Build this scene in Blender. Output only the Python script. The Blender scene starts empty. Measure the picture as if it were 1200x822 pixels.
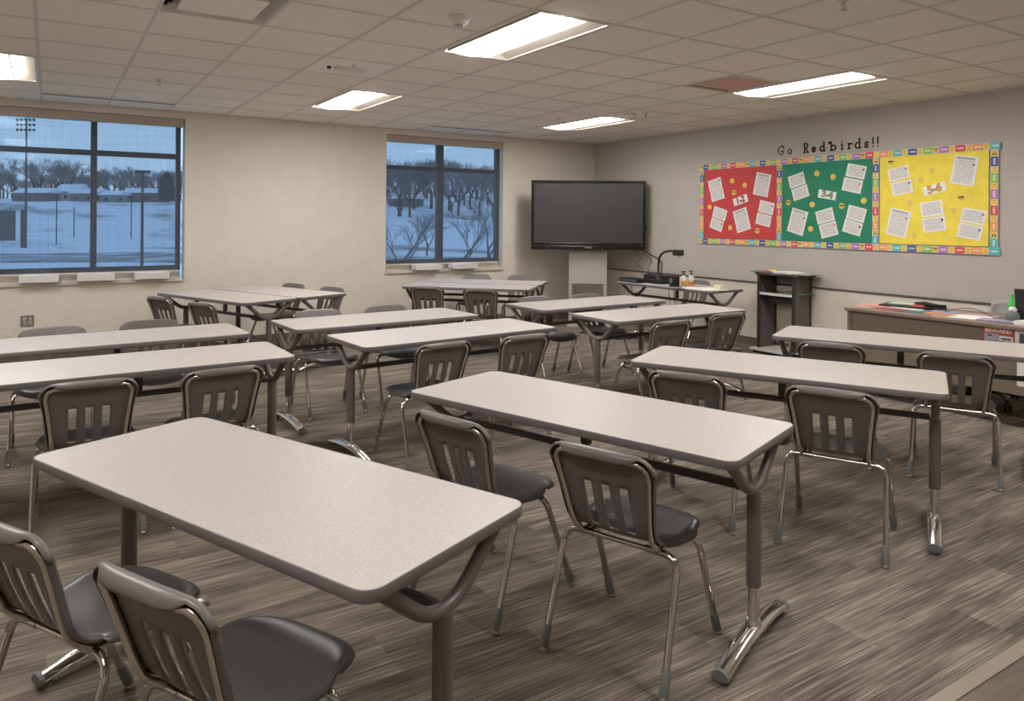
import bpy, bmesh, math, random
from mathutils import Vector, Matrix
PI = math.pi; R = math.radians
C = bpy.context.scene.collection
random.seed(7)

# ---------------------------------------------------------------- materials
def srgb(r, g, b):
    f = lambda c: (c/255/12.92) if c/255 <= .04045 else ((c/255+.055)/1.055)**2.4
    return (f(r), f(g), f(b), 1)
MATS = {}
def mat(name, col, rough=.6, metal=0, spec=.5, emit=None, es=0, coat=0):
    m = bpy.data.materials.new(name); m.use_nodes = True
    b = m.node_tree.nodes['Principled BSDF']
    b.inputs['Base Color'].default_value = col
    b.inputs['Roughness'].default_value = rough
    b.inputs['Metallic'].default_value = metal
    b.inputs['Specular IOR Level'].default_value = spec
    b.inputs['Coat Weight'].default_value = coat
    if emit:
        b.inputs['Emission Color'].default_value = emit
        b.inputs['Emission Strength'].default_value = es
    MATS[name] = m
    return m
def nd(m, t, **kw):
    n = m.node_tree.nodes.new(t)
    for k, v in kw.items(): setattr(n, k, v)
    return n
def lk(m, a, ao, b, bi): m.node_tree.links.new(a.outputs[ao], b.inputs[bi])
def bsdf(m): return m.node_tree.nodes['Principled BSDF']
def ramp(m, stops):
    n = nd(m, 'ShaderNodeValToRGB'); e = n.color_ramp.elements
    e[0].position, e[0].color = stops[0]; e[1].position, e[1].color = stops[1]
    for p, c in stops[2:]:
        x = e.new(p); x.color = c
    return n
def noise_mat(name, c1, c2, scale=(200,200,200), rough=.6, lo=.35, hi=.65, detail=3, bump=0, **kw):
    m = mat(name, c1, rough, **kw)
    tc = nd(m, 'ShaderNodeTexCoord'); mp = nd(m, 'ShaderNodeMapping'); mp.inputs['Scale'].default_value = scale
    nz = nd(m, 'ShaderNodeTexNoise'); nz.inputs['Scale'].default_value = 1; nz.inputs['Detail'].default_value = detail
    rp = ramp(m, [(lo, c1), (hi, c2)])
    lk(m, tc, 'Object', mp, 'Vector'); lk(m, mp, 'Vector', nz, 'Vector'); lk(m, nz, 'Fac', rp, 'Fac'); lk(m, rp, 'Color', bsdf(m), 'Base Color')
    if bump:
        bp = nd(m, 'ShaderNodeBump'); bp.inputs['Strength'].default_value = bump; bp.inputs['Distance'].default_value = .002
        lk(m, nz, 'Fac', bp, 'Height'); lk(m, bp, 'Normal', bsdf(m), 'Normal')
    return m

M_wall = noise_mat('beige_wall_paint', srgb(220,212,199), srgb(216,208,195), (6,6,6), .75, bump=.1)
M_gray = noise_mat('grey_wall_paint', srgb(187,180,173), srgb(183,176,169), (5,5,5), .7, bump=.1)
M_base = mat('taupe_vinyl_base', srgb(104,94,82), .5)
M_rail = mat('dark_rail', srgb(92,85,78), .5)
M_gridm = mat('ceiling_grid_metal', srgb(212,204,194), .55)
M_tile = noise_mat('acoustic_tile', srgb(246,240,231), srgb(236,229,219), (260,260,260), .9, .3, .6, bump=.5)
M_tilew = mat('white_panel_tile', srgb(242,237,228), .6)
M_white = mat('white_enamel', srgb(225,220,212), .45)
M_dark = mat('near_black', srgb(28,27,27), .45)
M_blackgloss = mat('black_gloss', srgb(20,20,21), .22)
M_screen = mat('dark_screen', srgb(52,50,49), .32, spec=.8)
M_lam = noise_mat('speckled_laminate', srgb(192,184,178), srgb(180,172,166), (180,180,180), .42, .4, .62, detail=4)
M_edge = mat('grey_edge_band', srgb(120,113,113), .42)
M_powder = mat('taupe_powder_coat', srgb(108,99,95), .38)
M_beam = mat('dark_steel_beam', srgb(76,69,65), .35)
M_chrome = mat('chrome', (.78,.76,.74,1), .14, 1)
M_chromed = mat('frame_chrome', (.72,.67,.60,1), .22, 1)
M_chromel = mat('leg_chrome', (.56,.53,.50,1), .11, 1)
M_shell = noise_mat('grey_plastic_shell', srgb(113,106,103), srgb(109,102,99), (300,300,300), .38, bump=.08)
M_rubber = mat('grey_rubber_boot', srgb(108,110,110), .6)
M_frame = mat('bronze_window_frame', srgb(58,55,55), .45)
M_alum = mat('pale_sill', srgb(205,197,184), .5)
M_steel = mat('brushed_steel', (.45,.43,.4,1), .35, 1)
M_desk = mat('desk_laminate_side', srgb(130,117,101), .45)
M_desktop = noise_mat('desk_top_laminate', srgb(140,122,108), srgb(130,112,98), (4,40,4), .4)
M_cart = mat('cart_charcoal', srgb(98,90,86), .4)
M_cartd = mat('cart_black', srgb(54,51,50), .4)
M_pale = mat('pale_grey_plastic', srgb(214,212,208), .5)
M_graycol = mat('grey_metal_column', srgb(178,174,166), .45)
M_green = mat('neon_green', srgb(70,205,90), .4)
M_yellow = mat('emoji_yellow', srgb(244,210,90), .6)
M_ink = mat('ink_black', srgb(30,27,25), .7)
M_card = mat('white_card', srgb(240,238,236), .6)
M_clear = mat('clear_plastic', srgb(205,205,195), .15)
M_vinyl = noise_mat('vinyl_plank', srgb(118,106,94), srgb(98,87,76), (3,40,3), .4)

# emissive lens of the ceiling lights
M_lens = mat('light_lens', (1,.95,.88,1), .5, emit=(1,.98,.96,1), es=28)

M_refl = mat('satin_reflector', srgb(176,172,166), .5)
# carpet: planks with streaks that run along x
def make_carpet():
    m = mat('striated_carpet', srgb(120,110,95), .95, spec=.1)
    tc = nd(m, 'ShaderNodeTexCoord')
    br = nd(m, 'ShaderNodeTexBrick'); br.offset = .5
    br.inputs['Scale'].default_value = 1; br.inputs['Brick Width'].default_value = 1.0; br.inputs['Row Height'].default_value = .25
    br.inputs['Mortar Size'].default_value = 0
    br.inputs['Color1'].default_value = (0,0,0,1); br.inputs['Color2'].default_value = (1,1,1,1); br.inputs['Bias'].default_value = 0
    lk(m, tc, 'Object', br, 'Vector')
    # shift the streak lookup plank by plank
    sc = nd(m, 'ShaderNodeVectorMath', operation='MULTIPLY'); sc.inputs[1].default_value = (13, 7, 31)
    lk(m, br, 'Color', sc, 0)
    ad = nd(m, 'ShaderNodeVectorMath', operation='ADD'); lk(m, tc, 'Object', ad, 0); lk(m, sc, 'Vector', ad, 1)
    def streak(sx, sy, det, shifted, w=0):
        mp = nd(m, 'ShaderNodeMapping'); mp.inputs['Scale'].default_value = (sx, sy, 1); mp.inputs['Location'].default_value = (w, w, 0)
        lk(m, ad if shifted else tc, 'Vector' if shifted else 'Object', mp, 'Vector')
        n = nd(m, 'ShaderNodeTexNoise'); n.inputs['Scale'].default_value = 1; n.inputs['Detail'].default_value = det
        lk(m, mp, 'Vector', n, 'Vector'); return n
    def sharp(n, lo, hi):
        r_ = nd(m, 'ShaderNodeMapRange'); r_.inputs['From Min'].default_value = lo; r_.inputs['From Max'].default_value = hi; r_.clamp = True
        lk(m, n, 'Fac', r_, 'Value'); return r_
    a = sharp(streak(2.6, 95, 3, False), .40, .62); b = sharp(streak(3.5, 260, 2, False, 3), .38, .62)
    c = sharp(streak(1.5, 9, 4, True), .36, .64); d = sharp(streak(5, 34, 4, True, 5), .38, .62)
    f = nd(m, 'ShaderNodeTexNoise'); f.inputs['Scale'].default_value = 330; f.inputs['Detail'].default_value = 2
    lk(m, tc, 'Object', f, 'Vector'); fs_ = sharp(f, .36, .64)
    def wsum(items):
        prev = None
        for n_, w_ in items:
            q = nd(m, 'ShaderNodeMath', operation='MULTIPLY_ADD'); lk(m, n_, 'Result', q, 0); q.inputs[1].default_value = w_
            if prev: lk(m, prev, 0, q, 2)
            else: q.inputs[2].default_value = 0
            prev = q
        return prev
    tot = wsum([(a, .20), (b, .27), (c, .23), (d, .09), (fs_, .21)])
    rp = ramp(m, [(.18, srgb(78,71,64)), (.86, srgb(176,165,150)), (.42, srgb(108,99,90)), (.6, srgb(132,122,110))])
    lk(m, tot, 0, rp, 'Fac'); lk(m, rp, 'Color', bsdf(m), 'Base Color')
    bp = nd(m, 'ShaderNodeBump'); bp.inputs['Strength'].default_value = .5; bp.inputs['Distance'].default_value = .004
    lk(m, f, 'Fac', bp, 'Height'); lk(m, bp, 'Normal', bsdf(m), 'Normal')
    return m
M_carpet = make_carpet()

def make_print(name, seed, lines=22, page=(238,236,234), ink=(158,156,158)):
    m = mat(name, srgb(*page), .6)
    tc = nd(m, 'ShaderNodeTexCoord'); sp = nd(m, 'ShaderNodeSeparateXYZ'); lk(m, tc, 'Generated', sp, 0)
    def mth(op, a, b):
        n = nd(m, 'ShaderNodeMath', operation=op)
        for i, v in enumerate((a, b)):
            if isinstance(v, tuple): lk(m, v[0], v[1], n, i)
            elif v is not None: n.inputs[i].default_value = v
        return (n, 0)
    z = (sp, 'Z'); x = (sp, 'X')
    fr = mth('FRACT', mth('MULTIPLY', z, lines), None)
    line = mth('LESS_THAN', fr, .42)
    mp = nd(m, 'ShaderNodeMapping'); mp.inputs['Scale'].default_value = (26, 1, lines*1.0); mp.inputs['Location'].default_value = (seed*3.1, 0, seed)
    lk(m, tc, 'Generated', mp, 'Vector')
    nz = nd(m, 'ShaderNodeTexNoise'); nz.inputs['Scale'].default_value = 1; nz.inputs['Detail'].default_value = 0
    lk(m, mp, 'Vector', nz, 'Vector')
    word = mth('GREATER_THAN', (nz, 'Fac'), .42)
    inx = mth('LESS_THAN', mth('ABSOLUTE', mth('SUBTRACT', x, .5), None), .4)
    inz = mth('LESS_THAN', mth('ABSOLUTE', mth('SUBTRACT', z, .5), None), .4)
    f = mth('MULTIPLY', mth('MULTIPLY', line, word), mth('MULTIPLY', inx, inz))
    mx = nd(m, 'ShaderNodeMix', data_type='RGBA'); mx.inputs[6].default_value = srgb(*page); mx.inputs[7].default_value = srgb(*ink)
    lk(m, f[0], 0, mx, 'Factor'); lk(m, mx, 2, bsdf(m), 'Base Color')
    return m
M_print = [make_print('printed_page_%d' % i, i, 14) for i in range(3)]
M_printl = [make_print('printed_sheet_%d' % i, i+7, 26) for i in range(2)]

# ---------------------------------------------------------------- mesh builder
class MB:
    def __init__(s): s.v = []; s.f = []; s.mi = []
    def add(s, vs, fs, mi=0):
        o = len(s.v); s.v += [tuple(v) for v in vs]; s.f += [tuple(i+o for i in f) for f in fs]; s.mi += [mi]*len(fs); return s
    def box(s, x0, x1, y0, y1, z0, z1, mi=0, M=None):
        vs = [Vector((x, y, z)) for z in (z0, z1) for y in (y0, y1) for x in (x0, x1)]
        if M: vs = [M @ v for v in vs]
        return s.add(vs, [(0,2,3,1),(4,5,7,6),(0,1,5,4),(2,6,7,3),(0,4,6,2),(1,3,7,5)], mi)
    def tube(s, pts, r, n=10, mi=0, caps=True, flat=None):
        """sweep a circle of radius r (number or list) along pts"""
        P = [Vector(p) for p in pts]; N = len(P)
        rs = r if isinstance(r, (list, tuple)) else [r]*N
        vs = []; prev = None
        for i in range(N):
            t = (P[min(i+1, N-1)] - P[max(i-1, 0)]).normalized()
            if prev is None:
                up = Vector((0,0,1)) if abs(t.z) < .9 else Vector((1,0,0))
                a = t.cross(up).normalized()
            else:
                a = prev - t*prev.dot(t)
                a = a.normalized() if a.length > 1e-6 else t.orthogonal().normalized()
            prev = a; b = t.cross(a)
            for k in range(n):
                q = 2*PI*k/n
                vs.append(P[i] + a*math.cos(q)*rs[i] + b*math.sin(q)*rs[i]*(flat or 1))
        fs = [(i*n+k, i*n+(k+1)%n, (i+1)*n+(k+1)%n, (i+1)*n+k) for i in range(N-1) for k in range(n)]
        if caps: fs += [tuple(range(n))[::-1], tuple((N-1)*n+k for k in range(n))]
        return s.add(vs, fs, mi)
    def lathe(s, prof, n=16, mi=0, M=None, cap=True):
        vs = [Vector((r*math.cos(2*PI*k/n), r*math.sin(2*PI*k/n), z)) for r, z in prof for k in range(n)]
        if M: vs = [M @ v for v in vs]
        L = len(prof)
        fs = [(i*n+k, i*n+(k+1)%n, (i+1)*n+(k+1)%n, (i+1)*n+k) for i in range(L-1) for k in range(n)]
        if cap: fs += [tuple(range(n))[::-1], tuple((L-1)*n+k for k in range(n))]
        return s.add(vs, fs, mi)
    def prism(s, poly, h0, h1, mi=0, M=None):
        """poly in xy, extruded in z"""
        n = len(poly)
        vs = [Vector((x, y, h)) for h in (h0, h1) for x, y in poly]
        if M: vs = [M @ v for v in vs]
        fs = [tuple(range(n))[::-1], tuple(range(n, 2*n))] + [(k, (k+1)%n, n+(k+1)%n, n+k) for k in range(n)]
        return s.add(vs, fs, mi)
    def build(s, name, mats, parent=None, smooth=False, bevel=0, loc=None):
        me = bpy.data.meshes.new(name); me.from_pydata(s.v, [], s.f)
        for m in (mats if isinstance(mats, (list, tuple)) else [mats]): me.materials.append(m)
        for p, i in zip(me.polygons, s.mi): p.material_index = i
        bm = bmesh.new(); bm.from_mesh(me); bmesh.ops.recalc_face_normals(bm, faces=bm.faces)
        bm.to_mesh(me); bm.free()
        o = bpy.data.objects.new(name, me); C.objects.link(o)
        if smooth:
            me.polygons.foreach_set('use_smooth', [True]*len(me.polygons))
            me.set_sharp_from_angle(angle=R(40))
        if bevel:
            b = o.modifiers.new('bevel', 'BEVEL'); b.width = bevel; b.segments = 2; b.limit_method = 'ANGLE'
        if loc: o.location = loc
        if parent: o.parent = parent
        return o
def tag(o, label=None, cat=None, group=None, kind=None):
    if label: o['label'] = label
    if cat: o['category'] = cat
    if group: o['group'] = group
    if kind: o['kind'] = kind
    return o
def empty(name, loc=(0,0,0), rz=0, label=None, cat=None, group=None):
    o = bpy.data.objects.new(name, None); C.objects.link(o); o.empty_display_size = .1
    o.location = loc; o.rotation_euler = (0, 0, rz)
    return tag(o, label, cat, group)
def copy_tree(o, parent=None):
    c = o.copy(); C.objects.link(c)
    if parent: c.parent = parent
    for ch in list(o.children): copy_tree(ch, c)
    return c
def struct(o): o['kind'] = 'structure'; return o
def arc(c, r, a0, a1, n, ax='xz', o=0):
    out = []
    for i in range(n+1):
        a = R(a0 + (a1-a0)*i/n); u, v = c[0]+r*math.cos(a), c[1]+r*math.sin(a)
        out.append({'xz': (u, o, v), 'yz': (o, u, v), 'xy': (u, v, o)}[ax])
    return out
def smooth_path(pts, n=6):
    P = [Vector(p) for p in pts]; out = []
    for i in range(len(P)-1):
        p0, p1, p2, p3 = P[max(i-1,0)], P[i], P[i+1], P[min(i+2, len(P)-1)]
        for k in range(n):
            t = k/n
            out.append(.5*((2*p1)+(p2-p0)*t+(2*p0-5*p1+4*p2-p3)*t*t+(3*p1-p0-3*p2+p3)*t**3))
    out.append(P[-1]); return out
def rrect(w, h, r, n=6):
    out = []
    for cx, cy, a in ((w/2-r, h/2-r, 0), (-w/2+r, h/2-r, 90), (-w/2+r, -h/2+r, 180), (w/2-r, -h/2+r, 270)):
        for i in range(n+1):
            q = R(a+90*i/n); out.append((cx+r*math.cos(q), cy+r*math.sin(q)))
    return out

# ---------------------------------------------------------------- camera
F, HY, H, ROLL, YAW = 858.03, 258.46, 1.5074, .0077, .5631
cam = bpy.data.objects.new('camera', bpy.data.cameras.new('camera')); C.objects.link(cam)
cam.data.sensor_width = 36; cam.data.lens = F/1200*36
cam.data.shift_y = -(411-HY)/1200; cam.data.clip_end = 1500; cam.data.clip_start = .05
cam.matrix_world = Matrix.Translation((0,0,H)) @ Matrix.Rotation(-YAW, 4, 'Z') @ Matrix.Rotation(PI/2, 4, 'X') @ Matrix.Rotation(ROLL, 4, 'Z')
bpy.context.scene.camera = cam
FW = Vector((math.sin(YAW), math.cos(YAW), 0)); RT = Vector((math.cos(YAW), -math.sin(YAW), 0))

# ---------------------------------------------------------------- room shell
XR, YB, ZC = 7.29, 9.115, 2.72
XL, YF = -2.72, -2.14
TH = .2
b = MB(); b.box(XL-TH, XR+TH, 1.235, YB+TH, -.1, 0); struct(b.build('floor', M_carpet))
b = MB(); b.box(XL-TH, XR+TH, YF-TH, 1.20, -.1, -.002); struct(b.build('floor_vinyl', M_vinyl))
b = MB(); b.box(XL, XR, 1.20, 1.25, -.05, .004); struct(b.build('trim_1', mat('transition_strip', srgb(150,138,124), .4), bevel=.001))
W1 = (-.50, 1.31); W2 = (3.775, 5.595); WZ = (.80, 2.645)
b = MB()
for x0, x1 in ((XL-TH, W1[0]), (W1[1], W2[0]), (W2[1], XR+TH)): b.box(x0, x1, YB, YB+TH, 0, ZC)
for x0, x1 in (W1, W2): b.box(x0, x1, YB, YB+TH, 0, WZ[0]); b.box(x0, x1, YB, YB+TH, WZ[1], ZC)
struct(b.build('wall_back', M_wall))
b = MB(); b.box(XR, XR+TH, YF-TH, YB, .78, ZC, 0); b.box(XR, XR+TH, YF-TH, YB, 0, .78, 1)
struct(b.build('wall_right', [M_gray, M_wall]))
b = MB(); b.box(XL-TH, XL, YF-TH, YB, 0, ZC); struct(b.build('wall_left', M_wall))
b = MB(); b.box(XL, XR, YF-TH, YF, 0, ZC); struct(b.build('wall_front', M_wall))
b = MB(); b.box(XR-.014, XR, YF, YB-.01, .768, .786); struct(b.build('trim_2', M_rail, bevel=.003))
for nm, a in (('back', (XL, XR, YB-.01, YB)), ('right', (XR-.01, XR, YF, YB-.01)), ('left', (XL, XL+.01, YF, YB-.01)), ('front', (XL, XR, YF, YF+.01))):
    b = MB(); b.box(a[0], a[1], a[2], a[3], 0, .1); struct(b.build('baseboard_'+nm, M_base, bevel=.003))

# ceiling: slab + tile field + exposed grid, with openings for the lights
PX, PY, GX0 = .605, .625, 2.34-.605*9
xl = []
x = GX0
while x < XR: 
    if x > XL: xl.append(x)
    x += PX
yl = []
y = YB-PY
while y > YF: yl.append(y); y -= PY
LX = [-.685, 2.34, 5.365]; LY = [6.615, 3.49, .365, -1.51]
LY = [YB-4*PY, YB-9*PY, YB-14*PY]     # far ends of the light rows are at LY; near ends 2 cells closer
LY = [YB-PY*4, YB-PY*9, YB-PY*14]
lights = [(lx, ly) for lx in LX for ly in (YB-PY*4, YB-PY*9, YB-PY*14)]
# each light occupies x lx..lx+PX, y ly..ly+2PY
def in_light(xc, yc):
    return any(lx < xc < lx+PX and ly < yc < ly+2*PY for lx, ly in lights)
AC = (2.34-PX*3, 2.34-PX*2, YB-PY*8, YB-PY*7)
VENT = (5.365-PX, 5.365, YB-PY*8, YB-PY*7)
WP = (2.34-PX, 2.34, YB-PY*6, YB-PY*5)
def in_hole(xc, yc):
    return in_light(xc, yc) or any(a < xc < b_ and c < yc < d for a, b_, c, d in (AC, VENT, WP))
xs = [XL]+xl+[XR]; ys = [YF]+sorted(yl)+[YB]
b = MB()
for i in range(len(xs)-1):
    for j in range(len(ys)-1):
        xc, yc = (xs[i]+xs[i+1])/2, (ys[j]+ys[j+1])/2
        if not in_hole(xc, yc): b.box(xs[i], xs[i+1], ys[j], ys[j+1], ZC+.004, ZC+.02)
b.box(XL-TH, XR+TH, YF-TH, YB+TH, ZC+.25, ZC+.3)
for a in ((XL-TH, XL, YF-TH, YB+TH), (XR, XR+TH, YF-TH, YB+TH), (XL, XR, YF-TH, YF), (XL, XR, YB, YB+TH)): b.box(*a, ZC, ZC+.25)
struct(b.build('ceiling', M_tile))
b = MB(); g = .011
for x in xl:
    segs = [YF]+sorted(yl)+[YB]
    for j in range(len(segs)-1):
        yc = (segs[j]+segs[j+1])/2
        b.box(x-g, x+g, segs[j], segs[j+1], ZC, ZC+.006)
for y in yl:
    for i in range(len(xs)-1):
        xc = (xs[i]+xs[i+1])/2
        if not (in_light(xc, y)): b.box(xs[i], xs[i+1], y-g, y+g, ZC+.001, ZC+.007)
for a in ((XL, XR, YB-.02, YB), (XL, XR, YF, YF+.02), (XL, XL+.02, YF, YB), (XR-.02, XR, YF, YB)): b.box(*a, ZC-.001, ZC+.006)
struct(b.build('trim_3', M_gridm))

# recessed lights
def ceiling_light():
    t = empty('ceiling_light')
    w, l = PX/2-.012, PY-.012
    f = MB()
    for a in ((-w, -w+.018, -l, l), (w-.018, w, -l, l), (-w+.018, w-.018, -l, -l+.018), (-w+.018, w-.018, l-.018, l)): f.box(*a, -.002, .012)
    f.build('frame', M_white, t)
    h = MB(); wi, li = w-.018, l-.018      # housing: two curved reflectors and two end plates
    n = 8
    for sgn in (-1, 1):
        vs = []
        for i in range(n+1):
            q = i/n; xx = sgn*(wi - q*(wi-.05)); zz = .005+.09*math.sin(q*PI/2)
            vs += [(xx, -li, zz), (xx, li, zz)]
        h.add(vs, [(2*i, 2*i+1, 2*i+3, 2*i+2) for i in range(n)])
    h.box(-.055, .055, -li, li, .094, .1)
    for yy in (-li, li-.002): h.box(-wi, wi, yy, yy+.002, .005, .1)
    h.build('reflector', M_refl, t, smooth=True)
    c = MB(); vs = []; n = 12; cw = .168       # lens: shallow convex tray, shape bulged below the ceiling to spill light on the tiles
    for i in range(n+1):
        q = -1+2*i/n; xx = q*cw-.062; zz = .03-.042*math.sqrt(max(0, 1-q*q*.96))
        vs += [(xx, -li+.012, zz), (xx, li-.012, zz)]
    c.add(vs, [(2*i, 2*i+1, 2*i+3, 2*i+2) for i in range(n)])
    k = len(vs)//2
    c.add([vs[2*i] for i in range(k)], [tuple(range(k))]); c.add([vs[2*i+1] for i in range(k)], [tuple(range(k))])
    c.build('lens', M_lens, t, smooth=True)
    e = MB(); e.box(cw-.062, cw-.055, -li+.012, li-.012, -.002, .032); e.box(-cw-.069, -cw-.062, -li+.012, li-.012, -.002, .032)
    e.build('lens_rim', M_gridm, t)
    return t
LBL = {(0,0): 'bright recessed ceiling light cut off by the left edge of the photo', (1,0): 'bright recessed ceiling light above and between the two windows',
       (2,0): 'bright recessed ceiling light nearest the corner with the wall display', (1,1): 'large bright recessed ceiling light beside the round smoke detector, nearest the camera',
       (2,1): 'bright recessed ceiling light next to the red-covered air vent', (0,1): 'recessed ceiling light over the left side near the camera',
       (0,2): 'recessed ceiling light behind the camera at the left', (1,2): 'recessed ceiling light behind the camera in the middle', (2,2): 'recessed ceiling light behind the camera at the right'}
L0 = ceiling_light(); first = True
for i, lx in enumerate(LX):
    for j in range(3):
        o = L0 if first else copy_tree(L0); first = False
        o.location = (lx+PX/2, YB-PY*(4+5*j)+PY, ZC)
        tag(o, LBL[(i, j)], 'ceiling light', 'recessed ceiling lights')

# air diffuser
cx, cy = (AC[0]+AC[1])/2, (AC[2]+AC[3])/2
t = empty('air_diffuser', (cx, cy, ZC), 0, 'square white ceiling air diffuser with a flat centre plate at the top left', 'air vent')
f = MB(); w, l = PX/2-.01, PY/2-.01
for k in range(3):
    s0 = 1-.085*k; s1 = s0-.06; z0 = .0+.012*k
    for a in (0, 1, 2, 3):
        ca = [(-1,-1),(1,-1),(1,1),(-1,1)]
        p, q = ca[a], ca[(a+1)%4]
        f.add([(p[0]*w*s0, p[1]*l*s0, z0), (q[0]*w*s0, q[1]*l*s0, z0), (q[0]*w*s1, q[1]*l*s1, z0+.035), (p[0]*w*s1, p[1]*l*s1, z0+.035)], [(0,1,2,3)])
f.build('cone', M_white, t)
f = MB(); f.box(-w, w, -l, l, .12, .13); f.build('plenum', M_dark, t)
f = MB(); f.prism(rrect(w*1.45, l*1.45, .01), .0, .012); f.build('centre_plate', M_tilew, t)

# return air vent with red paper over it
cx, cy = (VENT[0]+VENT[1])/2, (VENT[2]+VENT[3])/2
t = empty('air_vent', (cx, cy, ZC), 0, 'square black-edged ceiling vent covered with reddish patterned paper', 'air vent')
f = MB(); w, l = PX/2-.01, PY/2-.01
for a in ((-w, -w+.03, -l, l), (w-.03, w, -l, l), (-w, w, -l, -l+.03), (-w, w, l-.03, l)): f.box(*a, 0, .015)
f.build('frame', M_gridm, t)
f = MB(); f.box(-w+.03, w-.03, -l+.03, l-.03, .05, .06)
for a in ((-w+.03, -w+.035, -l+.03, l-.03), (w-.035, w-.03, -l+.03, l-.03), (-w+.03, w-.03, -l+.03, -l+.035), (-w+.03, w-.03, l-.035, l-.03)): f.box(*a, .01, .06)
f.build('duct_box', M_dark, t)
mr = mat('red_patterned_paper', srgb(190,120,110), .7)
tc = nd(mr, 'ShaderNodeTexCoord'); vo = nd(mr, 'ShaderNodeTexVoronoi'); vo.inputs['Scale'].default_value = 38
lk(mr, tc, 'Object', vo, 'Vector'); rp = ramp(mr, [(0, srgb(214,140,132)), (1, srgb(224,200,150)), (.5, srgb(212,166,158)), (.8, srgb(186,186,160))])
sx = nd(mr, 'ShaderNodeSeparateXYZ'); lk(mr, vo, 'Color', sx, 0); lk(mr, sx, 0, rp, 'Fac'); lk(mr, rp, 'Color', bsdf(mr), 'Base Color')
f = MB(); f.box(-w+.06, w-.035, -l+.035, l-.07, .004, .008); f.build('paper_cover', mr, t)

# device panel tile
cx, cy = (WP[0]+WP[1])/2, (WP[2]+WP[3])/2
t = empty('ceiling_device_panel', (cx, cy, ZC), 0, 'white ceiling panel with a slim oblong device and a small dark sensor', 'ceiling panel')
f = MB(); f.box(-PX/2+.012, PX/2-.012, -PY/2+.012, PY/2-.012, .002, .012); f.build('panel', M_tilew, t)
f = MB(); f.prism(rrect(.26, .07, .02), -.025, .002); f.build('oblong_device', M_white, t, bevel=.004)
f = MB(); f.lathe([(.018, .002), (.018, -.012), (.01, -.018)], 12, M=Matrix.Translation((-.17, .02, 0))); f.build('sensor', M_dark, t, smooth=True)
f = MB(); f.lathe([(.016, .002), (.016, -.01), (.012, -.012)], 12, M=Matrix.Translation((-.02, -.13, 0))); f.build('indicator', mat('pale_blue_led', srgb(190,205,220), .3), t, smooth=True)

def detector(x, y, label):
    t = empty('smoke_detector', (x, y, ZC), 0, label, 'smoke detector', 'smoke detectors on the ceiling')
    f = MB(); f.lathe([(.068, .002), (.068, -.012), (.06, -.02), (.052, -.024), (.05, -.04), (.04, -.048)], 24); f.build('housing', M_white, t, smooth=True)
    f = MB(); f.lathe([(.03, -.046), (.028, -.054), (.01, -.056)], 16); f.build('sensing_chamber', M_graycol, t, smooth=True)
detector(2.06, 3.87, 'round white smoke detector beside the large ceiling light nearest the camera')
detector(5.58, 6.33, 'round white smoke detector beside the ceiling light near the display corner')
def sprinkler(x, y, label):
    t = empty('fire_sprinkler', (x, y, ZC), 0, label, 'sprinkler', 'fire sprinklers on the ceiling')
    f = MB(); f.lathe([(.035, .002), (.033, -.004), (.012, -.008)], 16); f.build('escutcheon', M_white, t, smooth=True)
    f = MB(); f.tube([(0,0,-.004), (0,0,-.02)], .009, 8)
    for s in (-1, 1): f.tube([(s*.008,0,-.015), (s*.014,0,-.028), (s*.004,0,-.045)], .003, 6)
    f.lathe([(.019, -.047), (.019, -.049)], 12); f.build('head', M_steel, t, smooth=True)
sprinkler(.80, 7.08, 'small metal sprinkler head in the ceiling above the left window')
sprinkler(5.05, 6.98, 'small metal sprinkler head beside the ceiling light nearest the corner')
sprinkler(3.66, 2.42, 'small metal sprinkler head at the top right of the ceiling')
sprinkler(5.62, 6.12, 'small metal sprinkler head next to the smoke detector near the corner')
t = empty('ceiling_speaker', (3.85, 6.95, ZC), 0, 'flush round grey ceiling speaker grille in front of the right window', 'speaker')
f = MB(); f.lathe([(.115, .003), (.115, -.006), (.1, -.009)], 28); f.build('trim_ring', M_tilew, t, smooth=True)
f = MB(); f.lathe([(.1, -.002), (.1, -.006), (.03, -.008)], 28); f.build('grille', M_pale, t, smooth=True)
for (x0, x1), lb in (((-.08, 1.13), 'long dark linear air slot in the ceiling over the left window'), ((4.16, 5.365), 'long dark linear air slot in the ceiling over the right window')):
    t = empty('linear_air_slot', ((x0+x1)/2, 8.56, ZC), 0, lb, 'air vent', 'linear air slots at the window wall')
    w = (x1-x0)/2
    f = MB(); f.box(-w, w, -.040, -.026, -.003, .004); f.box(-w, w, .026, .040, -.003, .004); f.build('flange', M_gridm, t)
    f = MB(); f.box(-w, w, -.026, .026, -.002, .003); f.build('slot', M_dark, t)

# ---------------------------------------------------------------- windows
YG = YB+.12
M_glass = mat('window_glass', (1,1,1,1), .02)
nt = M_glass.node_tree; nt.nodes.remove(bsdf(M_glass))
tr = nt.nodes.new('ShaderNodeBsdfTransparent'); tr.inputs[0].default_value = (.96,.98,1,1)
gl = nt.nodes.new('ShaderNodeBsdfGlossy'); gl.inputs['Roughness'].default_value = .03
mx = nt.nodes.new('ShaderNodeMixShader'); mx.inputs[0].default_value = .012
nt.links.new(tr.outputs[0], mx.inputs[1]); nt.links.new(gl.outputs[0], mx.inputs[2]); nt.links.new(mx.outputs[0], nt.nodes['Material Output'].inputs[0])
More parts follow.
